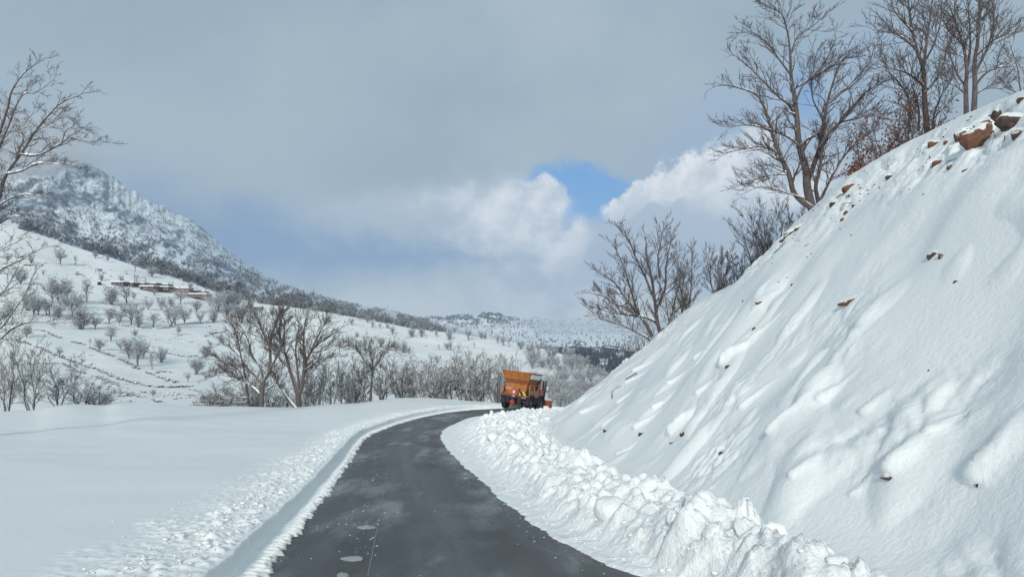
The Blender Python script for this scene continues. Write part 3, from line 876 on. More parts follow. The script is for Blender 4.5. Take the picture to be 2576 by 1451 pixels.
for u, v in ((2075, 355), (2060, 385), (1955, 400), (2030, 400), (1975, 395), (2105, 395), (2110, 350)): lf += [P3(u+random.uniform(-14, 14), v+random.uniform(-10, 10), y+random.uniform(-.5, .5)) for _ in range(4)]
finish_tree('oak_tree', T, base, 'tall bare spreading tree with several leaning trunks on the bank edge', 'tree', None, (M_bark, M_twig), snow=(.028, .7, .95), leaves=(lf, .045, 9, .16), cut=0)

# generic standing tree / many-stemmed bush
def wild(name, seed, base, h, stems, spread, label, r0=.08, cat='tree', group=None, mats=None, lean=(0, 0), nc=(7, 5, 4), sub=9, maxl=4, minr=.008, snow=(.03, .6, .9), leaves=0, up=.10, split=.35, sides=(6, 5, 3), trunk_h=0.0, ang=(22, 50), wig=.10):
    T = Tree(seed); r = T.r; T.nc = (0, 0)+nc
    base = np.array(base, float)
    top = base.copy()
    if trunk_h > 0:
        P = np.array([base-np.array((0, 0, .4)), base+np.array((0, 0, trunk_h*.5))+np.array((r.uniform(-.1, .1), 0, 0)), base+np.array((lean[0]*trunk_h, lean[1]*trunk_h, trunk_h))])
        P = catmull(P, 7); T.lv[0].append((P, np.linspace(r0*1.5, r0*1.15, 7))); top = P[-1]
    for k in range(stems):
        a = 2*math.pi*(k+r.random()*.6)/stems
        sp = spread*r.uniform(.25, 1.0) if stems > 1 else 0
        hh = (h-trunk_h)*r.uniform(.78, 1.0)
        end = top+np.array((math.cos(a)*sp+lean[0]*hh, math.sin(a)*sp+lean[1]*hh, hh))
        st = top+np.array((math.cos(a), math.sin(a), 0))*(0.0 if trunk_h else min(.35, .10*stems**.5))*r.random()-np.array((0, 0, .3 if not trunk_h else .05))
        pts = [st]
        for q in (.25, .5, .75):
            w = q**(.8 if r.random() < .5 else 1.3)
            pts.append(st*(1-q)+end*q+np.array(((end-st)[0]*(w-q), (end-st)[1]*(w-q), 0))+np.array((r.gauss(0, .05*h), r.gauss(0, .05*h), 0))*.5)
        pts.append(end)
        P = catmull(pts, 12); rr = r0*r.uniform(.6, 1.0)
        R = np.linspace(rr, max(rr*.22, minr), 12)
        T.lv[0].append((P, R))
        T.sub(P, R, 2, maxl, int(sub*1.35), h*.30, ang, up, wig*1.25, split*.5 if trunk_h else .12, minr)
    lv = (T.leafp[::max(1, len(T.leafp)//leaves)], .055, 9, .17) if leaves else None
    return finish_tree(name, T, base, label, cat, group, mats, snow=snow, leaves=lv, cut=0, sides=sides)

G_bank = 'bare trees growing along the top of the snow bank'
bk = lambda u, v, y: gbase(bank_bvh, u, v, y)
wild('oak_tree', 54, bk(2640, 215, 21), 3.2, 4, 1.3, 'bare branches of a tree at the upper right edge', .05, sub=8, group=G_bank, maxl=4, minr=.006, nc=(4, 4, 3))
G_br = 'shrubs with dry brown leaves on the bank'
wild('oak_shrub', 61, bk(2195, 420, 30.5), 2.5, 6, 1.6, 'low shrub with dense dry brown leaves beside the big oak', .04, cat='shrub', sub=8, group=G_br, leaves=130, maxl=4, minr=.006, nc=(4, 3, 3), snow=(.02, .6, 1))
wild('oak_shrub', 62, bk(2262, 375, 29), 3.1, 6, 1.5, 'middle brown-leaved shrub below the dark upright tree', .045, cat='shrub', sub=9, group=G_br, leaves=110, maxl=4, minr=.006, nc=(4, 3, 3), snow=(.02, .6, 1))
wild('oak_shrub', 63, bk(2325, 335, 27.5), 2.6, 6, 1.3, 'snowy brown-tinged shrub touching the stems of the dark upright tree', .045, cat='shrub', sub=9, group=G_br, leaves=60, maxl=4, minr=.006, nc=(4, 3, 3), snow=(.02, .6, 1))
wild('oak_shrub', 64, bk(2165, 440, 29), .9, 5, .7, 'small red-brown leafy clump hugging the snow right of the big oak', .025, cat='shrub', sub=6, group=G_br, leaves=90, maxl=3, minr=.006, nc=(4, 3), snow=None)
wild('thicket', 65, bk(2092, 480, 33.5), 1.5, 9, .8, 'thin bare twigs behind the foot of the big oak', .015, cat='shrub', sub=6, maxl=3, minr=.006, nc=(4, 3), snow=None)
wild('oak_tree', 66, bk(1945, 655, 39), 2.9, 6, 1.3, 'small bare tree under the dark ledge of the bank', .045, sub=8, group=G_bank, lean=(-.25, 0), maxl=4, minr=.007, nc=(5, 4, 3))
wild('oak_tree', 67, bk(1915, 680, 40.5), 2.6, 7, 1.4, 'dense bare bush where the bank edge steps down below the ledge', .04, cat='shrub', sub=8, lean=(-.2, 0), maxl=4, minr=.007, nc=(5, 3, 3))
wild('oak_tree', 68, bk(2005, 575, 36), 1.9, 5, .9, 'little bare tree left of the big oak trunk foot', .03, sub=7, lean=(-.15, 0), group=G_bank, maxl=4, minr=.007, nc=(4, 3, 3))
G_row = 'bare bushes lined along the lower bank crest'
wild('hawthorn_bush', 71, bk(1865, 712, 43.5), 2.3, 6, 1.0, 'rounded bare bush on the crest, right one of the two beside each other', .04, cat='shrub', sub=8, group=G_row, maxl=4, minr=.009, nc=(5, 3, 3))
wild('hawthorn_bush', 72, bk(1808, 742, 45), 2.9, 7, 1.1, 'rounded bare bush on the crest, left one of the two beside each other', .045, cat='shrub', sub=8, group=G_row, maxl=4, minr=.009, nc=(5, 3, 3))
wild('oak_tree', 73, bk(1722, 792, 47.5), 4.3, 4, .8, 'thin upright bare tree with snow clumps next to the leaning many-stemmed tree', .065, sub=9, group=G_bank, maxl=4, minr=.009, nc=(5, 4, 3), snow=(.02, .9, 1.6))

# --- the many-stemmed tree leaning from the foot of the bank
T = Tree(81); y = 50.0; T.nc = (8, 5, 4, 3)
base = gbase(bank_bvh, 1660, 845, y)
Ls = [([(1665, 850), (1655, 815), (1650, 780), (1645, 740), (1640, 700), (1628, 655), (1625, 610)], .14, .03),
      ([(1640, 845), (1625, 815), (1605, 790), (1580, 760), (1560, 730), (1540, 705), (1510, 690)], .13, .02),
      ([(1655, 815), (1630, 800), (1600, 795), (1565, 790), (1535, 785), (1500, 775)], .09, .02),
      ([(1640, 740), (1620, 690), (1600, 650), (1585, 610), (1560, 580)], .08, .02),
      ([(1650, 780), (1672, 730), (1675, 680), (1680, 640), (1690, 600)], .09, .02),
      ([(1605, 790), (1590, 740), (1575, 690), (1560, 650), (1545, 620)], .08, .02),
      ([(1675, 835), (1690, 790), (1700, 745), (1715, 700)], .07, .02),
      ([(1580, 760), (1555, 770), (1520, 745), (1495, 740)], .05, .015),
      ([(1630, 850), (1600, 835), (1570, 820), (1535, 810), (1500, 795), (1488, 785)], .07, .015),
      ([(1660, 830), (1690, 815), (1710, 800), (1720, 770)], .06, .02),
      ([(1660, 700), (1655, 650), (1662, 610), (1668, 575)], .06, .018)]
for i, (pts, a, b_) in enumerate(Ls):
    P, R = limb(T, pts, y, a, b_, 90+i, 1.4)
    ln = float(np.linalg.norm(np.diff(P, axis=0), axis=1).sum())
    T.sub(P, R, 2, 4, int(8+ln*2.4), 1.25, (22, 52), .08, .15, .15, .012)
finish_tree('oak_tree', T, base, 'bare many-stemmed tree leaning out over the valley from the foot of the bank', 'tree', None, (M_bark, M_twig), snow=(.04, .8, 1.1), cut=0)
for i, (u, v, y, L) in enumerate([(1640, 868, 50.5, 1.2), (1625, 880, 51.5, 1.0), (1612, 895, 52.5, .9)]):
    pass

# --- the tree that reaches in from beyond the left edge
T = Tree(101); y = 31.0; T.nc = (8, 5, 4, 3)
base = P3(-115, 1050, y); base[2] = float(z_field(base[0], base[1]))
limb(T, [(-115, 1060), (-110, 960), (-100, 850), (-85, 740), (-60, 640), (-35, 550), (0, 485)], y, .24, .12, 1, .6)
Ls = [([(0, 485), (16, 438), (58, 379), (90, 329), (129, 282), (156, 258), (210, 235)], .075, .015),
      ([(52, 388), (80, 392), (105, 387), (156, 360), (175, 345), (234, 360), (262, 358)], .05, .010),
      ([(-35, 550), (-30, 430), (0, 330), (20, 270), (27, 235), (50, 196), (74, 173), (105, 153)], .09, .012),
      ([(-20, 440), (0, 368), (23, 313), (39, 270), (62, 235), (95, 230), (130, 205)], .05, .010),
      ([(16, 438), (55, 430), (94, 411), (150, 415), (207, 430)], .045, .010),
      ([(-45, 580), (0, 516), (58, 489), (101, 497), (152, 516)], .05, .010),
      ([(-60, 640), (-20, 580), (30, 545), (70, 550), (110, 560)], .045, .010),
      ([(-85, 740), (-30, 700), (0, 680), (52, 653), (100, 629)], .06, .010),
      ([(-100, 840), (-40, 840), (0, 826), (42, 771), (64, 738), (80, 700)], .06, .010),
      ([(-105, 900), (-50, 880), (0, 853), (39, 820), (91, 808), (133, 814), (173, 811)], .06, .009),
      ([(40, 400), (60, 350), (62, 310), (85, 285)], .03, .010),
      ([(156, 360), (165, 330), (185, 320), (205, 322)], .02, .008),
      ([(90, 329), (120, 315), (150, 290)], .02, .008),
      ([(-30, 520), (10, 450), (25, 420)], .03, .010),
      ([(-95, 800), (-50, 770), (0, 740), (30, 700), (50, 660)], .05, .010),
      ([(-80, 700), (-20, 640), (20, 620), (60, 600)], .04, .010)]
for i, (pts, a, b_) in enumerate(Ls):
    P, R = limb(T, pts, y, a, b_, 110+i, .9)
    ln = float(np.linalg.norm(np.diff(P, axis=0), axis=1).sum())
    T.sub(P, R, 2, 4, int(6+ln*2.4), .85, (28, 62), .02, .22, .15, .0065)
finish_tree('walnut_tree', T, base, 'large bare tree reaching in from the left edge with crooked snow-dusted branches', 'tree', None, (M_barksnowy, M_twig), snow=(.022, .38, 1.5), cut=0)

# --- two big trees at the lip of the field
def lipbase(u, y): 
    x = (u-CU)/FU*y
    return np.array((x, y, float(z_field(x, y))))
def handtree(seed, Ls, y, sub_len, label, name='oak_tree', snow=(.035, .8, 1.1), base_u=None, base=None, sub_n=2.3, minr=.012, dy=1.4, mats=None, grp=None):
    T = Tree(seed); T.nc = (8, 5, 4, 3)
    for i, (pts, a, b_) in enumerate(Ls):
        P, R = limb(T, pts, y, a, b_, seed*3+i, dy if i else .3)
        ln = float(np.linalg.norm(np.diff(P, axis=0), axis=1).sum())
        T.sub(P, R, 2, 4, int(6+ln*sub_n*1.5), sub_len*1.3, (22, 55), .05, .15, .18 if i else .55, minr)
    return finish_tree(name, T, lipbase(base_u, y) if base is None else base, label, 'tree', grp, mats or (M_barksnowy, M_twig), snow=snow, cut=0)
handtree(131, [([(657, 1030), (658, 1000), (662, 962), (677, 934), (680, 900), (680, 858), (690, 827), (701, 785)], .22, .03),
               ([(658, 996), (638, 975), (612, 955), (575, 945), (545, 942)], .14, .02),
               ([(677, 930), (700, 890), (712, 850), (716, 815), (708, 780)], .10, .02),
               ([(680, 870), (660, 835), (650, 805), (640, 785)], .08, .02),
               ([(664, 960), (655, 925), (635, 895), (625, 860), (612, 830), (595, 810)], .09, .02),
               ([(658, 985), (690, 965), (700, 940), (715, 920)], .06, .02),
               ([(612, 955), (600, 930), (575, 915), (550, 905)], .06, .015),
               ([(660, 970), (640, 940), (610, 925), (585, 925)], .06, .015)], 61, 1.15,
         'tall bare tree with a thick straight trunk, left of the forked one, field edge', base_u=657)
handtree(141, [([(750, 1032), (750, 996), (740, 960), (728, 925), (722, 900), (711, 869), (702, 830), (716, 785)], .23, .03),
               ([(750, 996), (761, 968), (766, 926), (781, 887), (810, 858), (845, 836)], .18, .02),
               ([(766, 926), (764, 874), (766, 822), (779, 775)], .11, .02),
               ([(753, 980), (748, 925), (744, 874), (752, 820), (745, 785)], .11, .02),
               ([(775, 900), (795, 855), (815, 815), (830, 790)], .08, .02),
               ([(728, 925), (705, 905), (690, 880), (670, 860)], .07, .02),
               ([(781, 887), (815, 880), (840, 870), (860, 875)], .06, .015),
               ([(766, 930), (800, 910), (830, 900)], .05, .015)], 62, 1.15,
         'tall bare tree with a forked trunk at the field edge', base_u=750)
handtree(151, [([(627, 1030), (622, 985), (614, 930), (607, 900), (599, 858), (590, 825), (570, 796)], .10, .02),
               ([(607, 900), (585, 880), (560, 865), (545, 870)], .05, .015),
               ([(599, 858), (612, 830), (610, 800)], .05, .015),
               ([(618, 952), (590, 940), (560, 935), (530, 950)], .05, .015),
               ([(620, 1000), (590, 1000), (550, 1005), (510, 1015)], .05, .015),
               ([(622, 1010), (590, 1015), (560, 1018), (520, 1020)], .04, .015)], 64, 1.1,
         'slanting bare tree left of the two tall trees at the field edge', base_u=627)
handtree(161, [([(745, 1028), (730, 1010), (714, 988), (700, 965), (694, 950)], .12, .05),
               ([(700, 965), (690, 940), (672, 925)], .04, .02)], 61.5, .8,
         'broken snow-topped stump leaning left between the two tall trees', name='leaning_stump', base_u=745, snow=(.03, 1.0, 1.7))
handtree(171, [([(932, 1018), (933, 985), (936, 950), (937, 925), (938, 905)], .13, .04),
               ([(937, 930), (915, 905), (905, 885), (895, 875)], .07, .02),
               ([(937, 930), (955, 905), (965, 885), (985, 880)], .07, .02),
               ([(925, 1000), (912, 970), (900, 945), (893, 925)], .06, .02),
               ([(938, 905), (930, 885), (925, 870)], .05, .02)], 69, 1.1,
         'bare tree with one pale straight trunk in the thicket', base_u=932)

bk2 = lambda u, v, y: gbase(bank_bvh, u, v, y)
handtree(521, [([(2334, 345), (2332, 320), (2326, 250), (2323, 175), (2307, 129), (2295, 78), (2287, 23), (2283, -15)], .12, .025),
               ([(2323, 175), (2330, 117), (2338, 58), (2346, 0)], .06, .015), ([(2326, 234), (2358, 195), (2373, 156), (2385, 109)], .05, .015), ([(2325, 218), (2299, 195), (2268, 179), (2229, 172)], .05, .012),
               ([(2307, 129), (2280, 101), (2252, 86), (2217, 78)], .045, .012), ([(2295, 78), (2268, 51), (2248, 23), (2240, -5)], .04, .012), ([(2287, 330), (2287, 312), (2287, 254), (2264, 211), (2229, 175)], .06, .014),
               ([(2345, 340), (2350, 290), (2368, 240), (2395, 200)], .05, .012), ([(2330, 150), (2350, 110), (2365, 60), (2370, 10)], .04, .012), ([(2310, 330), (2312, 280), (2300, 235), (2290, 200)], .05, .012)], 29, .95,
         'tall bare dark tree with one main trunk behind the brown shrubs', base=bk2(2334, 335, 29), mats=(M_bark, M_twig), sub_n=1.9, minr=.008, dy=1.0, grp=G_bank, snow=(.025, .7, 1.1))
handtree(522, [([(2431, 300), (2431, 289), (2430, 218), (2432, 175), (2424, 117), (2408, 70), (2393, 27)], .085, .02), ([(2430, 218), (2408, 187), (2393, 148), (2385, 117)], .04, .012),
               ([(2432, 175), (2440, 129), (2440, 78), (2436, 23), (2434, -10)], .045, .012), ([(2424, 117), (2405, 95), (2390, 80), (2380, 60)], .03, .010), ([(2431, 240), (2415, 225), (2400, 215), (2388, 212)], .03, .010)], 25.5, .8,
         'slim bare tree, left trunk of the close pair above the big red rock', base=bk2(2431, 292, 25.5), mats=(M_bark, M_twig), sub_n=1.9, minr=.007, dy=.7, grp=G_bank, snow=(.02, .7, 1.2))
handtree(523, [([(2449, 292), (2450, 281), (2453, 215), (2451, 164), (2459, 109), (2463, 47), (2467, 0), (2468, -20)], .095, .02), ([(2453, 215), (2482, 183), (2521, 168), (2557, 168)], .045, .010),
               ([(2451, 187), (2475, 140), (2494, 94), (2510, 47)], .05, .012), ([(2459, 137), (2490, 109), (2521, 90), (2564, 82)], .04, .010), ([(2494, 94), (2500, 50), (2498, 10), (2502, -15)], .035, .010), ([(2452, 240), (2475, 225), (2500, 222), (2520, 225)], .03, .010)], 25.2, .8,
         'slim bare tree, right trunk of the close pair above the big red rock', base=bk2(2450, 284, 25.2), mats=(M_bark, M_twig), sub_n=1.9, minr=.007, dy=.7, grp=G_bank, snow=(.02, .7, 1.2))

# thicket of many-stemmed trees behind the lip of the field
thk = [(20, 50.5, 5.0, 5, 1.2), (82, 51, 4.4, 5, 1.4), (150, 54, 3.3, 5, 1.8), (-60, 50, 4.6, 5, 1.4), (200, 57, 2.2, 6, 1.8), (248, 58, 1.8, 6, 1.6),
       (560, 64, 2.2, 6, 2.4), (600, 66, 2.8, 6, 2.2), (690, 68, 3.0, 6, 2.0), (800, 66, 4.2, 5, 1.4), (835, 67, 4.3, 5, 1.4), (868, 68, 4.2, 5, 1.3), (905, 71, 3.6, 5, 1.5),
       (960, 70.5, 3.8, 6, 1.8), (1005, 71.5, 3.9, 5, 2.0), (1040, 72, 3.7, 6, 2.0), (1085, 72, 3.0, 6, 2.0), (1125, 72.5, 4.0, 7, 2.2), (1165, 73, 4.4, 7, 2.2), (1205, 73, 4.7, 7, 2.1), (1245, 73.5, 4.6, 7, 2.0),
       (1285, 75, 4.6, 6, 1.7), (1325, 76, 4.2, 6, 1.9), (640, 67, 4.4, 5, 1.8), (720, 69, 4.4, 5, 1.8), (775, 68, 4.2, 5, 1.6),
       (1022, 75.5, 4.2, 6, 1.9), (1104, 75, 4.1, 6, 2.0), (1186, 76, 5.3, 6, 2.0), (1265, 77, 5.6, 6, 1.9), (1306, 78, 4.6, 6, 1.9), (885, 73, 4.5, 6, 1.5), (580, 68, 2.6, 6, 2.0)]
TH_PROTO = {}
_o1 = ['', 'first', 'second', 'third', 'fourth', 'fifth', 'sixth', 'seventh', 'eighth', 'ninth', 'tenth', 'eleventh', 'twelfth', 'thirteenth', 'fourteenth', 'fifteenth', 'sixteenth', 'seventeenth', 'eighteenth', 'nineteenth']
_o2 = {20: ('twentieth', 'twenty'), 30: ('thirtieth', 'thirty'), 40: ('fortieth', 'forty'), 50: ('fiftieth', 'fifty'), 60: ('sixtieth', 'sixty'), 70: ('seventieth', 'seventy'), 80: ('eightieth', 'eighty')}
names = [_o1[k] if k < 20 else (_o2[k//10*10][0] if k % 10 == 0 else _o2[k//10*10][1]+'-'+_o1[k % 10]) for k in range(1, 90)]
def copy_tree(src, loc, rotz, scale, label, group=None):
    c = src.copy(); COL.objects.link(c); c.location = loc; c.rotation_euler = (0, 0, rotz); c.scale = scale
    c['label'] = label
    if group: c['group'] = group
    for ch in src.children:
        d = ch.copy(); COL.objects.link(d); d.parent = c
    return c
protos = []
order = sorted(range(len(thk)), key=lambda i: thk[i][0])
rk = {i: k for k, i in enumerate(order)}
for i, (u, y, h, st, sp) in enumerate(thk):
    x = (u-CU)/FU*y; yl = np.interp(u, LIP[:, 0], LIP[:, 2])
    z = (HV-np.interp(u, LIP[:, 0], LIP[:, 1])-3)/FU*y-max(0, y-yl-1)*.25
    lab = names[rk[i]]+' bare many-stemmed tree from the left along the far edge of the snow field'
    if i in (0, 1, 9, 17, 21) or len(protos) < 5 and i in (13,):
        o = wild('thicket_tree', 200+i, (x, y, z), 4.4, st, 1.9, lab, .08, group='many-stemmed trees behind the snow field', sub=10, maxl=4, minr=.013, nc=(5, 4, 3), mats=(M_thick, M_thick), snow=(.028, .8, 1.3), wig=.15, ang=(25, 58), up=.05)
        protos.append(o); o.scale = (sp/1.9, sp/1.9, h/4.4)
    else:
        src = protos[(i*3+1) % len(protos)]
        copy_tree(src, (x, y, z), i*2.3, (sp/1.9, sp/1.9, h/4.4), lab)

# ------------------------------------------------------------------ trees scattered over the hillside
small = []
def small_proto(seed, stems, spread, trunk_h, h=6.0, nc=(5, 4), sub=9):
    o = wild('hill_tree', seed, (0, 0, 0), h, stems, spread, 'x', .15, sub=sub, maxl=4, minr=.030, nc=nc, mats=(M_hilltrunk, M_hilltwig), snow=None, trunk_h=trunk_h, sides=(4, 4, 3), ang=(30, 68), up=-.02, wig=.16)
    return o
SP = [(301, 5, 3.2, 1.1), (302, 6, 2.8, .9), (303, 4, 1.5, .5), (304, 6, 3.4, 1.3), (305, 7, 2.6, 0), (306, 3, 1.3, 1.6), (307, 8, 3.2, .6), (308, 5, 3.8, .4), (309, 2, 1.0, 1.2), (310, 9, 2.2, 0)]
for s_ in SP: small.append(small_proto(*s_))
Z3 = [(500, 120, 120), (625, 120, 80), (1120, 180, 110), (1260, 225, 90), (890, 100, 60), (790, 70, 60), (360, 210, 40), (170, 285, 120), (435, 440, 170), (480, 440, 190), (720, 430, 160), (920, 450, 150), (1050, 450, 170),
      (1500, 450, 120), (1230, 495, 90), (1340, 500, 90), (1420, 470, 80), (1630, 515, 90), (1800, 520, 190), (1900, 500, 150), (600, 550, 200), (660, 655, 180), (690, 655, 150), (790, 655, 120), (905, 600, 130), (990, 605, 120),
      (1090, 620, 190), (1270, 640, 120), (1150, 640, 110), (1420, 640, 180), (1450, 620, 170), (1530, 610, 140), (1660, 610, 80), (1770, 600, 120), (920, 755, 130), (1120, 710, 60), (1480, 700, 80), (745, 790, 60), (825, 830, 100),
      (1000, 830, 80), (1140, 960, 220), (1070, 900, 150), (1190, 900, 140), (1260, 990, 130), (1340, 930, 120), (1710, 905, 100), (1620, 1030, 120), (1560, 1090, 70), (495, 890, 80), (1000, 1215, 70), (870, 1280, 100), (1270, 1210, 50),
      (480, 560, 90), (410, 550, 140), (385, 540, 130), (280, 540, 170), (230, 500, 170), (40, 620, 160), (220, 725, 100), (320, 540, 130), (90, 560, 150), (1580, 330, 60), (1880, 560, 110), (1740, 470, 90), (1960, 480, 110), (2010, 600, 130), (2060, 520, 120),
      (1110, 415, 50), (1280, 380, 50), (260, 110, 60), (60, 110, 80), (130, 60, 70), (840, 255, 60), (1010, 280, 60), (560, 440, 150), (530, 500, 130), (640, 480, 120)]
Z4 = [(180, 810, 120), (1470, 740, 110), (1665, 430, 80), (1590, 485, 60), (1740, 460, 60), (1790, 510, 70), (1640, 600, 50), (1870, 695, 80), (2010, 720, 80), (2090, 750, 90), (2145, 765, 60), (2170, 600, 70), (2260, 600, 80),
      (2180, 520, 60), (1640, 740, 130), (1370, 460, 60), (1460, 400, 60), (90, 960, 150), (85, 360, 100), (1560, 700, 110), (1720, 730, 110), (1780, 800, 120), (500, 450, 150), (600, 470, 140), (650, 440, 100), (700, 400, 90), (1230, 360, 60),
      (1160, 400, 70), (820, 400, 80), (900, 380, 70), (300, 350, 190), (400, 330, 140), (470, 330, 150), (1860, 520, 50), (1980, 575, 60), (1900, 400, 40), (1290, 500, 70), (1340, 480, 70)]
Z5 = [(45, 515, 70), (180, 540, 80), (250, 550, 80), (290, 570, 60), (315, 425, 70), (400, 425, 80), (525, 425, 60), (640, 450, 90), (800, 455, 100), (550, 540, 50), (620, 530, 60), (650, 540, 70), (720, 560, 80), (850, 520, 45),
      (530, 635, 60), (945, 440, 50), (1050, 480, 80), (1100, 500, 70), (1150, 510, 70), (1250, 530, 80), (1320, 570, 80), (1350, 580, 90), (1400, 560, 80), (1475, 550, 50), (1540, 560, 60), (1450, 610, 50), (1490, 660, 60),
      (1560, 700, 90), (1630, 680, 70), (1670, 880, 70), (1730, 800, 80), (105, 350, 50), (150, 400, 70), (320, 360, 60), (380, 340, 60), (480, 380, 40), (680, 400, 60), (740, 400, 50), (830, 400, 60), (880, 420, 80), (910, 440, 60), (990, 440, 50)]
spots = [(u*.3034, 629+v*.3034, h*.3034) for u, v, h in Z3]+[(472+u*.26, 692+v*.26, h*.26) for u, v, h in Z4]+[(943+u*.2933, 723+v*.2933, h*.2933) for u, v, h in Z5]
rr = random.Random(5)
def inpoly(x, y, poly):
    c = False; j = len(poly)-1
    for i in range(len(poly)):
        if (poly[i][1] > y) != (poly[j][1] > y) and x < (poly[j][0]-poly[i][0])*(y-poly[i][1])/(poly[j][1]-poly[i][1])+poly[i][0]: c = not c
        j = i
    return c
ravine = [(1330, 900), (1400, 898), (1470, 925), (1545, 965), (1580, 1000), (1500, 1040), (1390, 1025), (1340, 960)]
k = 0
while k < 62:
    u, v = rr.uniform(1330, 1590), rr.uniform(890, 1035)
    if inpoly(u, v, ravine) and all((u-a)**2+((v-b_)*1.6)**2 > 120 for a, b_, _ in spots):
        spots.append((u, v, rr.uniform(20, 34)*(1+(v-900)/300))); k += 1
dist_ok = []
for (u, v, h) in spots:
    p, nrm = cast(hill_bvh, u, v)
    if p is None: continue
    dist_ok.append((u, v, h, p))
zones = [('on the open upper slope above the village', lambda u, v: u < 520 and v < 720), ('in the grove below the mud-brick houses', lambda u, v: u < 640 and v < 830 and u > 120),
         ('at the far left of the terraces', lambda u, v: u <= 120), ('among the lower terrace walls', lambda u, v: u < 560), ('around the far houses of the village', lambda u, v: u < 860 and v < 850),
         ('on the slope behind the two tall roadside trees', lambda u, v: u < 900), ('on the snowy spur behind the thicket', lambda u, v: u < 1160), ('on the right end of the spur', lambda u, v: u < 1400 and v < 905), ('in the ravine between truck and bank', lambda u, v: True)]
zl = {}
for it in dist_ok:
    for zn_, f in zones:
        if f(it[0], it[1]): zl.setdefault(zn_, []).append(it); break
sizes = ['small', 'low', 'frosted', 'round', 'slim', 'grey', 'spreading']
cnt = 0; placed_proto = set(); hill_h = 0
for zn_, its in zl.items():
    its.sort(key=lambda q: q[0])
    for j, (u, v, h, p) in enumerate(its):
        d = p.y; hm = h/FU*d
        k = (cnt*5+j*3) % len(small) if (zn_ != zones[8][0]) else [0, 3, 4, 6, 1][cnt % 5]
        ordn = names[j]
        lab = '%s frosted %stree from the left, %s' % (ordn, 'tiny ' if h < 16 else '', zn_)
        s_ = hm/6.0; sx = s_*rr.uniform(.95, 1.3)
        loc = (p.x, p.y, p.z-.1*s_)
        if k not in placed_proto:
            o = small[k]; placed_proto.add(k)
            o.location = loc; o.scale = (sx, sx, s_); o['label'] = lab; o['group'] = 'frosted trees '+zn_
        else:
            o = copy_tree(small[k], loc, rr.uniform(0, 6.28), (sx*rr.uniform(.85, 1.2), sx, s_*rr.uniform(.85, 1.1)), lab, 'frosted trees '+zn_)
        cnt += 1

# ------------------------------------------------------------------ shapes for built things
from mathutils import Matrix, Euler
def hexa(top, bot):
    """a closed block from 4 top and 4 bottom corners, same winding"""
    V = [tuple(p) for p in list(bot)+list(top)]
    F = [(3, 2, 1, 0), (4, 5, 6, 7)]+[(i, (i+1) % 4, (i+1) % 4+4, i+4) for i in range(4)]
    return V, F
def blk(x0, x1, y0, y1, z0, z1, sh=0.0):
    b = [(x0, y0, z0), (x1, y0, z0), (x1, y1, z0), (x0, y1, z0)]
    t = [(x0+sh, y0+sh, z1), (x1-sh, y0+sh, z1), (x1-sh, y1-sh, z1), (x0+sh, y1-sh, z1)]
    return hexa(t, b)
def cyl(c, axis, r, l, n=18, r2=None):
    c = np.array(c, float); ax = {'x': (1, 0, 0), 'y': (0, 1, 0), 'z': (0, 0, 1)}[axis] if isinstance(axis, str) else axis
    ax = unit(np.array(ax, float)); a = unit(np.cross(ax, (0.31, .2, .93) if abs(ax[2]) < .9 else (1, 0, 0))); b = np.cross(ax, a)
    V = []; r2 = r if r2 is None else r2
    for s, rr_ in ((-.5, r), (.5, r2)):
        for k in range(n):
            t = 2*math.pi*k/n
            V.append(tuple(c+ax*l*s+(a*math.cos(t)+b*math.sin(t))*rr_))
    F = [(k, (k+1) % n, (k+1) % n+n, k+n) for k in range(n)]+[tuple(range(n))[::-1], tuple(range(n, 2*n))]
    return V, F
def join(*vf):
    V, F = [], []
    for v, f in vf:
        o = len(V); V += list(v); F += [tuple(i+o for i in q) for q in f]
    return V, F
def solid(name, vf, mat, parent=None, bevel=0.0, **props):
    me = bpy.data.meshes.new(name); me.from_pydata([tuple(map(float, p)) for p in vf[0]], [], vf[1]); me.update()
    import bmesh
    bm = bmesh.new(); bm.from_mesh(me)
    bmesh.ops.recalc_face_normals(bm, faces=bm.faces)
    if bevel: bmesh.ops.bevel(bm, geom=list(bm.edges), offset=bevel, segments=1, affect='EDGES')
    bm.to_mesh(me); bm.free()
    return link(name, me, mat, parent, smooth=False, **props)

# ------------------------------------------------------------------ the orange gritting truck
M_or = plain('orange_paint', (.41, .155, .042), .65, var=.4, scale=2.6)
M_ord = plain('faded_orange_paint', (.36, .13, .055), .6, var=.35, scale=3)
M_cab = plain('red_orange_cab_paint', (.46, .13, .08), .5, var=.25)
M_red = plain('red_paint', (.40, .050, .036), .55, var=.2)
M_blk = plain('black_chassis', (.018, .021, .028), .6, var=.3)
M_tyre = plain('tyre_rubber', (.020, .023, .03), .85, var=.4, scale=14)
M_rim = plain('dusty_wheel_rim', (.09, .10, .115), .6, var=.3)
M_glass = plain('dark_glass', (.03, .04, .05), .12, spec=.6)
M_pale = plain('pale_glass_reflection', (.50, .54, .56), .2)
M_rust = plain('rusty_orange_blade', (.34, .10, .045), .6, var=.75, scale=5)
M_white = plain('white_plate', (.8, .8, .78), .5)
M_green = plain('green_plate', (.02, .25, .12), .5)
M_grey = plain('steel_grey', (.25, .27, .29), .5, .3)
def stripes():
    m, N, b = new_mat('yellow_black_stripes')
    t = N.n('ShaderNodeTexCoord').outputs['Object']
    s = N.n('ShaderNodeSeparateXYZ'); N.nt.links.new(t, s.inputs[0])
    q = N.m('FRACT', N.m('MULTIPLY', N.m('ADD', s.outputs[0], N.m('MULTIPLY', s.outputs[2], .62)), 2.3))
    N.put(b.inputs['Base Color'], N.mix(N.m('GREATER_THAN', q, .5), (.02, .02, .02), (.55, .38, .06)))
    return m
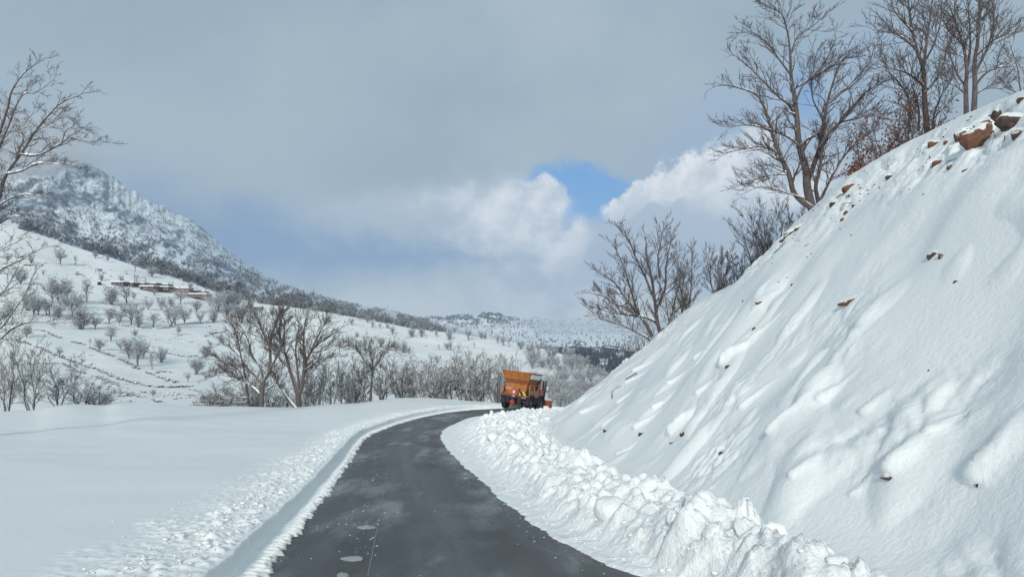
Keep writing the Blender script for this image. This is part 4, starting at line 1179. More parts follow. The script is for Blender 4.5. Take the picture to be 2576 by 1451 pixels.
def slats(name, c, k):
    m, N, b = new_mat(name)
    t = N.n('ShaderNodeTexCoord').outputs['Object']
    s = N.n('ShaderNodeSeparateXYZ'); N.nt.links.new(t, s.inputs[0])
    q = N.m('FRACT', N.m('MULTIPLY', s.outputs[2], k))
    base = N.mix(N.noise(t, 3, 4), c, tuple(x*.7 for x in c))
    N.put(b.inputs['Base Color'], N.mix(N.m('LESS_THAN', q, .22), base, tuple(x*.35 for x in c)))
    return m
M_slat = slats('slatted_side_board', (.42, .20, .13), 13)

TK = empty('gritting_truck', label='orange gritting truck with a hopper and front plough clearing snow at the road bend', category='truck')
yaw, pit, rol = math.radians(-20), math.radians(-6.5), math.radians(5.5)
RM = Matrix.Rotation(yaw, 4, 'Z') @ Matrix.Rotation(pit, 4, 'X') @ Matrix.Rotation(rol, 4, 'Y')
ref = Vector((-.95, -.3, 0))
tgt = Vector(P3(1267, 1026, 60.0))
TK.matrix_world = Matrix.Translation(tgt-RM.to_3x3() @ ref) @ RM
WB = 2.6
def wheel(x, y, name='wheel'):
    n = 40; prof = [(-.17, .36), (-.19, .48), (-.17, .555), (-.08, .575), (.08, .575), (.17, .555), (.19, .48), (.17, .36)]
    V = []; F = []
    for k in range(n):
        a = 2*math.pi*k/n
        for px, pr in prof:
            g = .020 if (k % 2 and pr > .54) else 0
            V.append((x+px, y+(pr-g)*math.cos(a), .575+(pr-g)*math.sin(a)))
    m_ = len(prof)
    for k in range(n):
        for j in range(m_):
            F.append((k*m_+j, k*m_+(j+1) % m_, ((k+1) % n)*m_+(j+1) % m_, ((k+1) % n)*m_+j))
    w = solid(name, (V, F), M_tyre, TK)
    s = 1 if x > 0 else -1
    solid('rim', join(cyl((x+s*.05, y, .575), 'x', .37, .16, 20, .37), cyl((x+s*.15, y, .575), 'x', .13, .10, 12), *[cyl((x+s*.14, y+.24*math.cos(a), .575+.24*math.sin(a)), 'x', .025, .04, 6) for a in [i*math.pi/3 for i in range(6)]]), M_rim, w)
for x in (-.95, .95):
    for y_ in (0, WB): wheel(x, y_)
solid('chassis', join(blk(-.5, -.34, -.95, 3.7, .78, .98), blk(.34, .5, -.95, 3.7, .78, .98), blk(-.7, .7, -.12, .12, .48, .68), blk(-.7, .7, WB-.12, WB+.12, .48, .68), blk(-.95, .95, -.98, -.86, .86, 1.0), blk(-.34, .34, .4, 1.6, .55, .95),
                      blk(.30, .62, -1.0, -.5, .42, 1.05), blk(-.62, -.40, -.9, -.5, .5, 1.0)), M_blk, TK)
def fender(x0, x1, yc, r, mat, a0=15, a1=165):
    V, F = [], []; k = 12
    for i in range(k+1):
        a = math.radians(a0+(a1-a0)*i/k)
        for x in (x0, x1):
            for q in (r, r+.035): V.append((x, yc+q*math.cos(a), .60+q*math.sin(a)))
    for i in range(k):
        o = i*4
        F += [(o, o+4, o+6, o+2), (o+1, o+3, o+7, o+5), (o, o+1, o+5, o+4), (o+2, o+6, o+7, o+3)]
    F += [(0, 2, 3, 1), (k*4, k*4+1, k*4+3, k*4+2)]
    return V, F
for s in (-1, 1):
    for yc in (0, WB):
        solid('fender', fender(min(s*.74, s*1.18), max(s*.74, s*1.18), yc, .66, M_blk), M_blk, TK)
solid('mudflap', blk(-1.16, -.74, -.70, -.67, .45, 1.05), M_blk, TK)
solid('mudflap', blk(.74, 1.16, -.70, -.67, .45, 1.05), M_blk, TK)
solid('side_box', blk(.62, 1.02, .85, 1.75, .55, 1.0), M_blk, TK, .03)
solid('bed_floor', blk(-1.08, 1.08, -.92, 1.72, 1.06, 1.16), M_ord, TK)
solid('side_board', blk(1.05, 1.10, -.62, 1.68, 1.17, 1.60), M_slat, TK)
solid('side_board', blk(-1.10, -1.05, -.90, 1.68, 1.17, 1.62), M_slat, TK)
solid('corner_board', blk(-1.16, -.90, -.98, -.90, 1.22, 1.72), M_slat, TK)
solid('side_frame', join(blk(1.04, 1.10, -.62, -.54, 1.605, 2.06), blk(1.04, 1.10, .55, .62, 1.605, 2.02), blk(1.04, 1.10, 1.50, 1.60, 1.605, 2.2), blk(1.04, 1.10, -.54, 1.50, 2.0, 2.07)), M_or, TK)
# lower hopper box and flared hopper
lo = [(-.86, -.90, 1.20), (.86, -.90, 1.20), (.86, 1.45, 1.20), (-.86, 1.45, 1.20)]
md = [(-.84, -.60, 2.02), (.84, -.60, 2.02), (.84, 1.45, 2.02), (-.84, 1.45, 2.02)]
solid('hopper_base', hexa(md, lo), M_or, TK, .015)
def shell(z0, z1, x0, x1, y0a, y0b, y1a, y1b, th=.04):
    bo = [(-x0, y0a, z0), (x0, y0a, z0), (x0, y1a, z0), (-x0, y1a, z0)]
    to = [(-x1, y0b, z1), (x1, y0b, z1), (x1, y1b, z1), (-x1, y1b, z1)]
    bi = [(-x0+th, y0a+th, z0), (x0-th, y0a+th, z0), (x0-th, y1a-th, z0), (-x0+th, y1a-th, z0)]
    ti = [(-x1+th, y0b+th, z1), (x1-th, y0b+th, z1), (x1-th, y1b-th, z1), (-x1+th, y1b-th, z1)]
    V = bo+to+bi+ti; F = []
    for i in range(4):
        j = (i+1) % 4
        F += [(i, j, j+4, i+4), (i+8, i+12, j+12, j+8), (i+4, j+4, j+12, i+12), (i, i+8, j+8, j)]
    return V, F
solid('hopper', shell(2.025, 2.36, .86, 1.0, -.60, -.86, 1.45, 1.62), M_ord, TK)
h2 = solid('hopper_flare', shell(2.362, 2.90, 1.0, 1.19, -.86, -1.06, 1.62, 1.74), M_or, TK)
solid('rim_rail', join(blk(-1.22, 1.22, -1.10, -1.04, 2.88, 2.95), blk(-1.22, -1.16, -1.04, 1.78, 2.88, 2.95), blk(1.16, 1.22, -1.04, 1.78, 2.88, 2.95), blk(-1.16, 1.16, 1.72, 1.78, 2.88, 2.95)), M_or, h2)
solid('fold_rail', blk(-1.02, 1.02, -.905, -.865, 2.335, 2.385), M_or, h2)
# snow lying in the hopper, and the band of it on the right-hand wall
n = 22; gx, gy = np.meshgrid(np.linspace(-1.10, 1.10, n), np.linspace(-.98, 1.66, n))
gz = 2.80+.10*fbm(gx*1.6, gy*1.6, 3, 91)+.06*np.cos(gx*1.4)
V_, F_ = grid(gx, gy, gz)
link('load', raw_mesh('load', V_, F_), M_snowcap, TK)
pb = [(1.055, -.70, 2.47), (1.055, 1.50, 2.47), (1.17, 1.56, 2.80), (1.17, -.84, 2.80)]
pt = [(x+.05, y_, z_+.015) for x, y_, z_ in pb]
solid('snow_crust', hexa(pt, pb), M_snowcap, TK)
# cab
cb = join(blk(-1.0, 1.0, 1.86, 3.35, .98, 1.72), hexa([(-.94, 1.95, 2.52), (.94, 1.95, 2.52), (.94, 3.05, 2.52), (-.94, 3.05, 2.52)], [(-1.0, 1.86, 2.46), (1.0, 1.86, 2.46), (1.0, 3.15, 2.46), (-1.0, 3.15, 2.46)]),
          *[blk(a, a+.07, b_, b_+.08, 1.72, 2.46) for a in (-1.0, .93) for b_ in (1.86, 2.62)], hexa([(-.99, 3.05, 2.46), (.99, 3.05, 2.46), (.99, 3.13, 2.46), (-.99, 3.13, 2.46)], [(-.99, 3.27, 1.72), (.99, 3.27, 1.72), (.99, 3.35, 1.72), (-.99, 3.35, 1.72)]))
cabo = solid('cab', cb, M_cab, TK, .015)
solid('cab_window', blk(.955, .985, 1.95, 2.60, 1.74, 2.45), M_pale, cabo)
solid('cab_window', blk(.955, .985, 2.71, 3.12, 1.74, 2.45), M_glass, cabo)
solid('cab_window', blk(-.985, -.955, 1.95, 2.60, 1.74, 2.45), M_glass, cabo)
solid('rear_window', blk(-.92, .92, 1.88, 1.91, 1.74, 2.45), M_glass, cabo)
solid('exhaust_stack', join(cyl((1.04, 1.79, 1.75), 'z', .065, 1.5), cyl((1.04, 1.79, 2.58), 'z', .045, .2)), M_blk, TK)
solid('air_intake', cyl((1.06, 3.30, 1.85), 'z', .06, 1.3), M_blk, TK)
mr = solid('wing_mirror', join(blk(1.22, 1.42, 3.12, 3.17, 1.72, 2.16), blk(.98, 1.30, 3.14, 3.16, 2.14, 2.18), blk(.98, 1.30, 3.14, 3.16, 1.68, 1.71)), M_blk, TK)
solid('mirror_glass', blk(1.24, 1.40, 3.105, 3.117, 1.75, 2.13), M_pale, mr)
solid('door_handle', blk(1.0, 1.03, 2.02, 2.16, 1.56, 1.60), M_blk, cabo)
# spreader hanging at the tail
SX = .02
def sh(vf): return [tuple((p[0]*.62+SX+.25, p[1]*.8-.12, p[2]) for p in vf[0]), vf[1]]
sp = solid('spreader', join(sh(hexa([(-.62, -1.22, 1.52), (.12, -1.22, 1.52), (.12, -.93, 1.52), (-.62, -.93, 1.52)], [(-.66, -1.22, 1.22), (.16, -1.22, 1.22), (.16, -.93, 1.22), (-.66, -.93, 1.22)])),
                            sh(hexa([(-.62, -1.22, 1.215), (.06, -1.22, 1.215), (.06, -.99, 1.215), (-.62, -.99, 1.215)], [(-.66, -1.28, .98), (-.18, -1.28, .98), (-.18, -1.0, .98), (-.66, -1.0, .98)]))), M_red, TK)
solid('chute', sh(hexa([(-.66, -1.28, .975), (-.20, -1.28, .975), (-.20, -1.02, .975), (-.66, -1.02, .975)], [(-.70, -1.30, .72), (-.26, -1.30, .72), (-.26, -1.06, .72), (-.70, -1.06, .72)])), M_blk, sp)
solid('spinner_guard', sh(hexa([(-.70, -1.34, .715), (-.22, -1.34, .715), (-.22, -1.04, .715), (-.70, -1.04, .715)], [(-.82, -1.42, .56), (-.12, -1.42, .56), (-.12, -.96, .56), (-.82, -.96, .56)])), M_red, sp)
solid('spinner', cyl((-.02, -1.08, .44), 'z', .17, .2), M_rust, sp)
solid('warning_plate', sh(blk(-.56, -.30, -1.245, -1.23, 1.26, 1.46)), M_white, sp)
solid('plate_symbol', sh(join(blk(-.46, -.40, -1.262, -1.25, 1.30, 1.38), blk(-.45, -.41, -1.262, -1.25, 1.385, 1.42))), M_blk, sp)
solid('green_label', sh(blk(-.60, -.32, -1.30, -1.28, 1.02, 1.17)), M_green, sp)
solid('white_label', sh(blk(-.43, -.325, -1.315, -1.305, 1.02, 1.09)), M_white, sp)
solid('striped_board', blk(.42, 1.02, -1.06, -1.02, 1.14, 1.48), stripes(), TK)
solid('board_arm', join(blk(.96, .99, -1.05, -1.01, 1.485, 1.90), blk(.96, .99, -1.02, -.66, 1.87, 1.90)), M_blk, TK)
tl = solid('tail_light', cyl((.82, -1.04, .72), 'y', .075, .05, 3), M_red, TK)
solid('tail_lamp', cyl((.36, -.965, 1.62), 'y', .05, .16, 10), M_blk, TK)
solid('number_plate', blk(.62, 1.0, -1.01, -.99, .96, 1.04), M_grey, TK)
for k, xx in enumerate((-.80, -.70)): solid('hose_socket', cyl((xx+.0, -.93, 1.35), 'y', .035, .08, 10), M_blk, TK)
# pink-white lettering on the hopper box, lying on its sloping face
cu = bpy.data.curves.new('lettering', 'FONT'); cu.body = "VAtm"; cu.size = .19; cu.extrude = .004; cu.align_x = 'LEFT'
cu.materials.append(plain('pink_white_letters', (.75, .55, .68), .6))
tmp = bpy.data.objects.new('tmp', cu); COL.objects.link(tmp)
ltm = bpy.data.meshes.new_from_object(tmp.evaluated_get(bpy.context.evaluated_depsgraph_get())); bpy.data.objects.remove(tmp)
lt = link('lettering', ltm, None, TK, smooth=False)
lt.rotation_euler = (math.radians(90)-math.atan2(.30, .82), 0, 0)
lt.location = (-.80, -.905+.30*.33/.82, 1.54)
# jack handle and roller at the left rear
solid('side_tank', join(cyl((-1.02, -1.0, 2.0), 'z', .07, .55), blk(-1.10, -.95, -1.06, -.94, 2.26, 2.34)), M_grey, TK)
# plough blade in front, set obliquely
V, F = [], []; k = 12; m_ = 14
for i in range(m_+1):
    xx = -1.5+3.15*i/m_
    for j in range(k+1):
        a = math.radians(-62+118*j/k); R_ = .58+.10*i/m_
        V.append((xx, 4.35-.35*(xx/1.5)+.22-R_*math.cos(a)*.62, .45+R_*math.sin(a)*.92))
nf = len(V); V += [(x, y_-.05, z_) for x, y_, z_ in V]
for i in range(m_):
    for j in range(k):
        a = i*(k+1)+j; b_ = a+k+1
        F += [(a, b_, b_+1, a+1), (a+nf, a+1+nf, b_+1+nf, b_+nf)]
for i in range(m_):
    for j in (0, k): a = i*(k+1)+j; b_ = a+k+1; F.append((a, b_, b_+nf, a+nf))
for i in (0, m_):
    for j in range(k): a = i*(k+1)+j; F.append((a, a+1, a+1+nf, a+nf))
pl = solid('plough_blade', (V, F), M_rust, TK)
solid('plough_frame', join(blk(-.5, -.35, 3.4, 4.2, .5, .65), blk(.35, .5, 3.4, 4.2, .5, .65), blk(-.8, .8, 3.95, 4.1, .45, .8), blk(-.9, .9, 3.36, 3.5, .55, .95)), M_blk, TK)
solid('edge_plate', join(*[blk(-1.35+.55*i, -1.30+.55*i, 3.95-.35*((-1.32+.55*i)/1.5), 4.12-.35*((-1.32+.55*i)/1.5), .1, .95) for i in range(6)]), M_ord, pl)

# ------------------------------------------------------------------ rocks and twigs that show through the bank
import bmesh
def rock_mesh(seed, cuts=3, rough=.35):
    bm = bmesh.new(); bmesh.ops.create_icosphere(bm, subdivisions=cuts, radius=1)
    V = np.array([v.co[:] for v in bm.verts])
    r = np.random.RandomState(seed)
    # facets: clip by random planes, then roughen
    for _ in range(9):
        nrm = r.normal(0, 1, 3); nrm /= np.linalg.norm(nrm); d = r.uniform(.55, .85)
        k = V@nrm; V = V-np.outer(np.maximum(k-d, 0), nrm)
    V = V+V*(rough*.35*fbm(V[:, 0]*2.3+V[:, 2], V[:, 1]*2.3-V[:, 2]*.7, 4, seed % 60))[:, None]
    for v, c in zip(bm.verts, V): v.co = c
    me = bpy.data.meshes.new('rock'); bm.to_mesh(me); bm.free()
    return me
ROCKS = [(2463, 350, 92, 62, 26, 0, 'biggest red-brown boulder, bared below the snow rim of the bank top'),
         (2545, 308, 74, 44, 8, 1, 'dark rock ledge under a snow cap at the right edge'), (2572, 250, 26, 16, 20, 1, 'dark rock corner at the very right edge, above the ledge'),
         (2415, 343, 34, 24, 15, 0, 'broken red rock touching the left side of the biggest boulder'), (2352, 363, 36, 22, 10, 0, 'dark red rock with snow fingers left of the biggest boulder'),
         (2378, 362, 10, 16, 0, 0, 'narrow rock sliver between snow fingers'), (2358, 411, 26, 21, 20, 0, 'rounded orange-brown stone below the snow fingers'),
         (2393, 420, 24, 11, 14, 0, 'flat brown stone right of the rounded orange-brown one'), (2430, 427, 20, 10, 22, 1, 'small dark stone below the biggest boulder'),
         (2240, 447, 26, 17, 10, 1, 'dark stone under a snow lump right of the brown-leaved shrubs'), (2132, 474, 32, 24, 25, 0, 'red-brown stone on the bank rim right of the big tree foot'),
         (2137, 492, 12, 8, 20, 1, 'tiny dark stone just under the red-brown rim stone'), (2095, 515, 16, 14, 30, 1, 'small dark stone at the foot of the big tree'),
         (2147, 519, 9, 10, 10, 1, 'tiny stone right of the foot of the big tree'), (2130, 536, 14, 14, 40, 0, 'upper red stone of the pair below the big tree'), (2122, 552, 15, 10, 10, 0, 'lower red stone of the pair below the big tree'),
         (2004, 578, 84, 17, 24, 1, 'long dark slab sticking out of the bank rim as a ledge'), (1976, 598, 44, 12, 40, 1, 'dark rock step below the long ledge'), (2035, 612, 26, 5, 30, 1, 'thin dark stone edge under the long ledge'),
         (2350, 640, 34, 22, 30, 1, 'dark triangular rock alone in the middle of the bank'), (2366, 648, 14, 20, 20, 1, 'smaller rock joined to the dark triangular one'),
         (2150, 748, 74, 15, 22, 0, 'long flat red-brown rock lying across the bank'), (1912, 760, 22, 11, -8, 0, 'red-brown stone on the lower bank crest'), (1898, 826, 14, 9, 35, 0, 'small reddish stone under the lower bank crest'),
         (2404, 709, 12, 8, 25, 1, 'tiny dark stone in open snow at right'), (1992, 718, 6, 9, 0, 1, 'tiny upright stone in open snow on the bank'), (1870, 757, 7, 5, 0, 1, 'speck of stone left of the crest stone'),
         (1832, 922, 18, 9, 5, 1, 'dark stone showing under the largest snow mound mid-bank'), (1523, 1085, 9, 12, 40, 1, 'dark stone under the leftmost snow mound'), (1616, 1090, 22, 12, 10, 1, 'dark stone under the second snow mound from the left'),
         (1720, 1090, 18, 17, 30, 1, 'black stone in the hollow of the wide snow mound'), (1692, 1112, 18, 6, 0, 1, 'thin dark stone below the wide snow mound'), (1817, 1138, 20, 13, 25, 0, 'lone pinkish-brown stone above the plowed snow'),
         (2238, 1196, 42, 17, 8, 1, 'dark stone under the round snow cushion at right'), (2460, 1218, 14, 9, 20, 1, 'small dark stone at the foot of the right-hand snow heap'), (2504, 300, 26, 40, 0, 1, 'dark upright rock between the biggest boulder and the right edge ledge'), (2562, 338, 34, 26, 10, 1, 'dark rock beneath the ledge at the right edge'), (2478, 312, 30, 16, 24, 0, 'red rock strip above the biggest boulder'),
         (2337, 931, 8, 8, 40, 1, 'dark chip of stone in smooth snow')]
G_rk = 'stones showing through the snow bank'
for i, (u, v, w, h, ang, dark, lab) in enumerate(ROCKS):
    p, nrm = cast(bank_bvh, u, v)
    if p is None: continue
    k = p.y/FU
    me = rock_mesh(400+i, 4 if w > 60 else 3)
    o = link('rock', me, M_rockd if dark else M_rock, label=lab, category='rock', group=G_rk)
    o.rotation_euler = (0, -math.radians(ang), 0)
    sx = w*.62*k; sz = h*.72*k; sy = max(.6*(sx*sz)**.5, sz*.8)
    o.scale = (sx, sy, sz)
    o.location = Vector(p)-Vector((-.66, -.2, .72))*min(sz, sy)*.20
G_tw = 'bare twigs poking out of the bank snow'
TW = [([(1574, 954), (1590, 946), (1602, 938), (1600, 945)], 'short bent twig arching out of the snow above the looped one'), ([(1541, 1001), (1540, 988), (1548, 977), (1562, 972)], 'dark looped twig standing out of the snow on the lower bank'),
      ([(2340, 395), (2344, 420), (2338, 440)], 'thin hanging root left of the orange-brown stone'), ([(2368, 425), (2385, 410), (2410, 402)], 'bent root beside the orange-brown stone'),
      ([(2500, 330), (2505, 348), (2500, 362)], 'short root hanging right of the biggest boulder'), ([(2105, 500), (2120, 490), (2135, 497)], 'twig lying between stones near the big tree'),
      ([(1975, 610), (1960, 628), (1945, 640)], 'drooping twig below the long ledge'), ([(2530, 345), (2528, 360), (2522, 372)], 'hanging root under the ledge at the right edge'), ([(2118, 530), (2122, 515), (2145, 512)], 'arched twig above the pair of red stones')]
for i, (pts, lab) in enumerate(TW):
    q = []
    for (u, v) in pts:
        p, _ = cast(bank_bvh, u, v)
        if p: q.append(np.array(p)*(1-.004)+NB_*.03)
    if len(q) < 3: continue
    P = catmull(q, 10); k = P[0][1]/FU
    Vt, Ft = tubes([(P, np.linspace(1.6, .8, 10)*k)], 6)
    link('twig', raw_mesh('twig', Vt, Ft), M_bark, label=lab, category='twig', group=G_tw)
# tangle of roots and dead stems under the leaning tree
for (sd, u, v, y_, h_, sp_, ln, lab) in [(701, 1645, 850, 50.2, 1.6, .9, -.55, 'upper tangle of dead stems under the leaning many-stemmed tree'), (702, 1622, 885, 52.0, 1.3, .7, -.7, 'lower tangle of dead stems hanging over the bank edge'),
                                        (703, 1690, 805, 48.0, 1.2, .8, -.2, 'snow-laden low shrub between the leaning tree and the thin upright tree')]:
    wild('thicket', sd, bk(u, v, y_), h_, 8, sp_, lab, .03, 'shrub', lean=(ln, 0), sub=6, maxl=3, minr=.010, nc=(4, 3), snow=(.015, .9, 1.8), up=-.05, mats=(M_barksnowy, M_twigfrost))

M_slush = snow_mat('greyish_slush', (.50, .545, .56), .8, 20.0, .05)
# ------------------------------------------------------------------ crumbs and slabs of snow on the road
def pebbles(pts, sizes, seed, flat=.5):
    bm = bmesh.new(); bmesh.ops.create_icosphere(bm, subdivisions=1, radius=1)
    B = np.array([v.co[:] for v in bm.verts]); Fi = np.array([[v.index for v in f.verts] for f in bm.faces]); bm.free()
    r = np.random.RandomState(seed); n = len(pts)
    J = 1+r.uniform(-.35, .35, (n, len(B), 1))
    S = np.asarray(sizes)[:, None, None]*np.stack([r.uniform(.7, 1.4, n), r.uniform(.7, 1.3, n), r.uniform(.6, 1.0, n)*flat], -1)[:, None, :]
    V = B[None]*J*S
    a = r.uniform(0, 6.28, n); c, s_ = np.cos(a)[:, None], np.sin(a)[:, None]
    V = np.stack([V[..., 0]*c-V[..., 1]*s_, V[..., 0]*s_+V[..., 1]*c, V[..., 2]], -1)+np.asarray(pts)[:, None, :]
    F = (Fi[None]+np.arange(n)[:, None, None]*len(B)).reshape(-1, 3)
    return V.reshape(-1, 3), F
r = np.random.RandomState(3); pts = []; sz = []
for _ in range(800):
    y_ = r.uniform(7, 55)**1.0 if r.rand() < .5 else r.uniform(7, 26)
    xl = by_y(EDGE_L[:14], y_); xr = by_y(EDGE_R[:13], y_)
    q = r.rand()
    t_ = r.normal(.29, .045) if q < .42 else (1-abs(r.normal(0, .07)) if q < .62 else (abs(r.normal(0, .05)) if q < .93 else r.uniform(0, 1)))
    x_ = xl*(1-t_)+xr*t_
    s_ = abs(r.normal(0, .008))+.004+(.02 if r.rand() < .035 else 0)
    if q < .42 and gnoise(y_*.6, 3.3) < -.05: s_ *= .5
    pts.append((x_, y_, float(z_road(x_, y_))+s_*.15)); sz.append(s_)
V_, F_ = pebbles(pts, sz, 4)
link('snow_crumbs', raw_mesh('snow_crumbs', V_, F_), M_slush, kind='stuff', smooth=True)
# loose lumps on the ploughed heap and at the verge
pts = []; sz = []
for _ in range(5200):
    i = r.randint(0, Vw.shape[0]); p = Vw[i]
    col_i = i % len(tt)
    if tt[col_i] < .12 or tt[col_i] > 1.05: continue
    s_ = abs(r.normal(0, .018))+.008
    if p[1] < 4: continue
    pts.append((p[0], p[1], p[2]+s_*.1)); sz.append(s_)
for _ in range(5200):
    i = r.randint(200, len(EL)-300); d_ = .40+abs(r.normal(0, .7))
    x_, y_ = EL[i]+Nn[i]*d_; s_ = (abs(r.normal(0, .013))+.006+(.03 if r.rand() < .02 else 0))*(1 if d_ < 1.2 else .6)
    if y_ < 5: continue
    kk = float(sstep(.9, 2.6, d_))
    z_ = (float(z_road(x_, y_))+.27)*(1-kk)+float(z_field(x_, y_))*kk
    pts.append((x_, y_, z_+.03*(1-kk)+s_*.2)); sz.append(s_)
V_, F_ = pebbles(pts, sz, 5, .55)
# broken slabs and clods of packed snow, half sunk in the heap
PV = []
for k in range(7):
    m0 = rock_mesh(840+k, 3, .5); a_ = np.empty(len(m0.vertices)*3); m0.vertices.foreach_get('co', a_); f_ = np.empty(len(m0.polygons)*3, int); m0.loops.foreach_get('vertex_index', f_)
    PV.append((a_.reshape(-1, 3), f_.reshape(-1, 3)))
VV, FF, off = [V_], [F_], len(V_)
for _ in range(420):
    i = r.randint(0, Vw.shape[0]); p = Vw[i]; c_ = tt[i % len(tt)]
    if c_ < .36 or c_ > 1.02 or p[1] < 5: continue
    a_, f_ = PV[r.randint(0, 7)]
    s_ = r.uniform(.06, .15)+(r.uniform(.05, .2) if r.rand() < .22 else 0)
    s_ *= (1-.35*float(sstep(40, 50, p[1])))
    e_ = Euler((r.uniform(-.9, .9), r.uniform(-.9, .9), r.uniform(0, 6.28))).to_matrix()
    q_ = (a_*np.array([1.2, 1.0, r.uniform(.35, .9)])*s_)@np.array(e_).T+p+np.array([0, 0, s_*.10])
    VV.append(q_); FF.append(f_+off); off += len(q_)
link('snow_lumps', raw_mesh('snow_lumps', np.vstack(VV), np.vstack(FF)), M_rough, kind='stuff')
# small stones and bits of earth scattered below the rim of the bank
pts = []; sz = []
for _ in range(300):
    u_ = r.uniform(1940, 2570); i_ = np.interp(u_, [1425, 1500, 1620, 1700, 1850, 1945, 2062, 2140, 2330, 2450, 2576], [1025, 970, 872, 800, 712, 625, 505, 440, 333, 278, 225])
    v_ = i_+8+abs(r.normal(0, 55)); p, _n = cast(bank_bvh, u_, v_)
    if p is None or gnoise(u_/60, v_/45, 8) < .02: continue
    pts.append(tuple(p)); sz.append(p.y/FU*r.uniform(1.0, 3.6))
V_, F_ = pebbles(pts, sz, 9, .8)
link('stone_chips', raw_mesh('stone_chips', V_, F_), M_rockd, kind='stuff', smooth=False)
def on_road(u, v):
    for y_ in np.arange(5, 60, .02):
        z_ = (HV-v)/FU*y_; x_ = (u-CU)/FU*y_
        if z_ <= float(z_road(x_, y_)): return x_, y_, float(z_road(x_, y_))
for (u, v, w, lab) in [(920, 1329, 27, 'long thin snow slab on the asphalt, farther one of the two'), (886, 1408, 33, 'long snow slab on the asphalt, nearer one of the two'), (862, 1449, 18, 'snow lump on the asphalt at the bottom edge')]:
    x_, y_, z_ = on_road(u, v); me = rock_mesh(900+u, 3, .5)
    me.name = 'snow_slab'
    for v_ in me.vertices:
        q_ = 1+.55*float(fbm(v_.co.x*2.2+u, v_.co.y*2.2, 3, 33)); v_.co = (v_.co.x*(1+.25*float(gnoise(v_.co.y*3, u))), v_.co.y*q_, v_.co.z*q_)
    o = link('snow_slab', me, M_slush, label=lab, category='snow slab', group='snow slabs on the road')
    k = y_/FU; o.scale = (w*k, .075, .028); o.location = (x_, y_, z_+.012)
# pale joint line in the asphalt
js = [on_road(u, v) for u, v in ((978, 1170), (966, 1235), (952, 1310), (938, 1385), (925, 1449))]
P = catmull(js, 60); Vj = np.vstack([P+np.array((-.007, 0, .005)), P+np.array((.007, 0, .005))])
Fj = np.array([(i, i+60, i+61, i+1) for i in range(59)])
link('road_joint', raw_mesh('road_joint', Vj, Fj), plain('joint_filler', (.24, .25, .255), .8), kind='structure')

# ------------------------------------------------------------------ stone walls across the hillside
def zz3(L): return [(a*.3034, 629+b_*.3034) for a, b_ in L]
WALLS = [([(0, 745), (130, 750), (300, 800), (420, 855), (560, 905), (700, 960), (840, 1005), (960, 1060), (1100, 1100), (1230, 1130), (1430, 1140), (1590, 1130)], 'long stone wall, middle one of the three slanting down the terraces', .95),
         ([(150, 660), (350, 670), (420, 700), (500, 732)], 'short upper stretch of stone wall at the left of the terraces', .8), ([(530, 745), (700, 790), (830, 845), (960, 890), (1100, 960), (1200, 1010), (1400, 1080), (1570, 1117)], 'long stone wall, uppermost one of the three slanting down the terraces', 1.0),
         ([(170, 950), (330, 945), (530, 948), (640, 1010), (780, 1045), (900, 1090), (970, 1120)], 'broken stone wall, lowest one of the three slanting down the terraces', .75),
         ([(900, 1180), (1080, 1200), (1200, 1225), (1330, 1265)], 'stone wall right above the snow field lip', .8), ([(140, 525), (240, 522), (330, 535)], 'short stone wall behind the left edge tree', .7),
         ([(750, 612), (880, 608), (950, 618)], 'short dark terrace edge at the left end of the tree row', .9), ([(985, 622), (1150, 642), (1330, 652), (1500, 618), (1740, 602)], 'terrace edge under the row of frosted trees', .9),
         ([(1190, 845), (1400, 860), (1540, 885), (1640, 880), (1720, 905)], 'stone wall between the frosted bushes right of the terraces', .8), ([(780, 440), (870, 440)], 'short dark wall in the grove, left', .8),
         ([(880, 455), (1020, 460)], 'short dark wall in the grove, under the tallest trees', .9), ([(1120, 385), (1300, 400), (1420, 390)], 'low wall below the long mud-brick house', .8), ([(1290, 1020), (1340, 1010), (1420, 1018)], 'small wall beside the wall junction', .6),
         ([(1700, 715), (1780, 690), (1860, 680)], 'rubble wall left of the slanting tree', 1.1), ([(630, 890), (700, 880), (780, 870)], 'faint line of stones between the two long walls', .45), ([(1000, 1255), (1090, 1258)], 'low stones on the snow field lip', .6)]
WALLS2 = [([(600, 560), (660, 590), (760, 640)], 'stone line beside the upper part of the spur'), ([(1850, 690), (1990, 730), (2090, 780), (2250, 800)], 'stone terrace below the round bushes of the spur'), ([(1730, 600), (1830, 602)], 'dark terrace edge high on the spur')]
M_redsoil = rock_mat('red_earth', (.16, .085, .06), (.25, .15, .11), False)
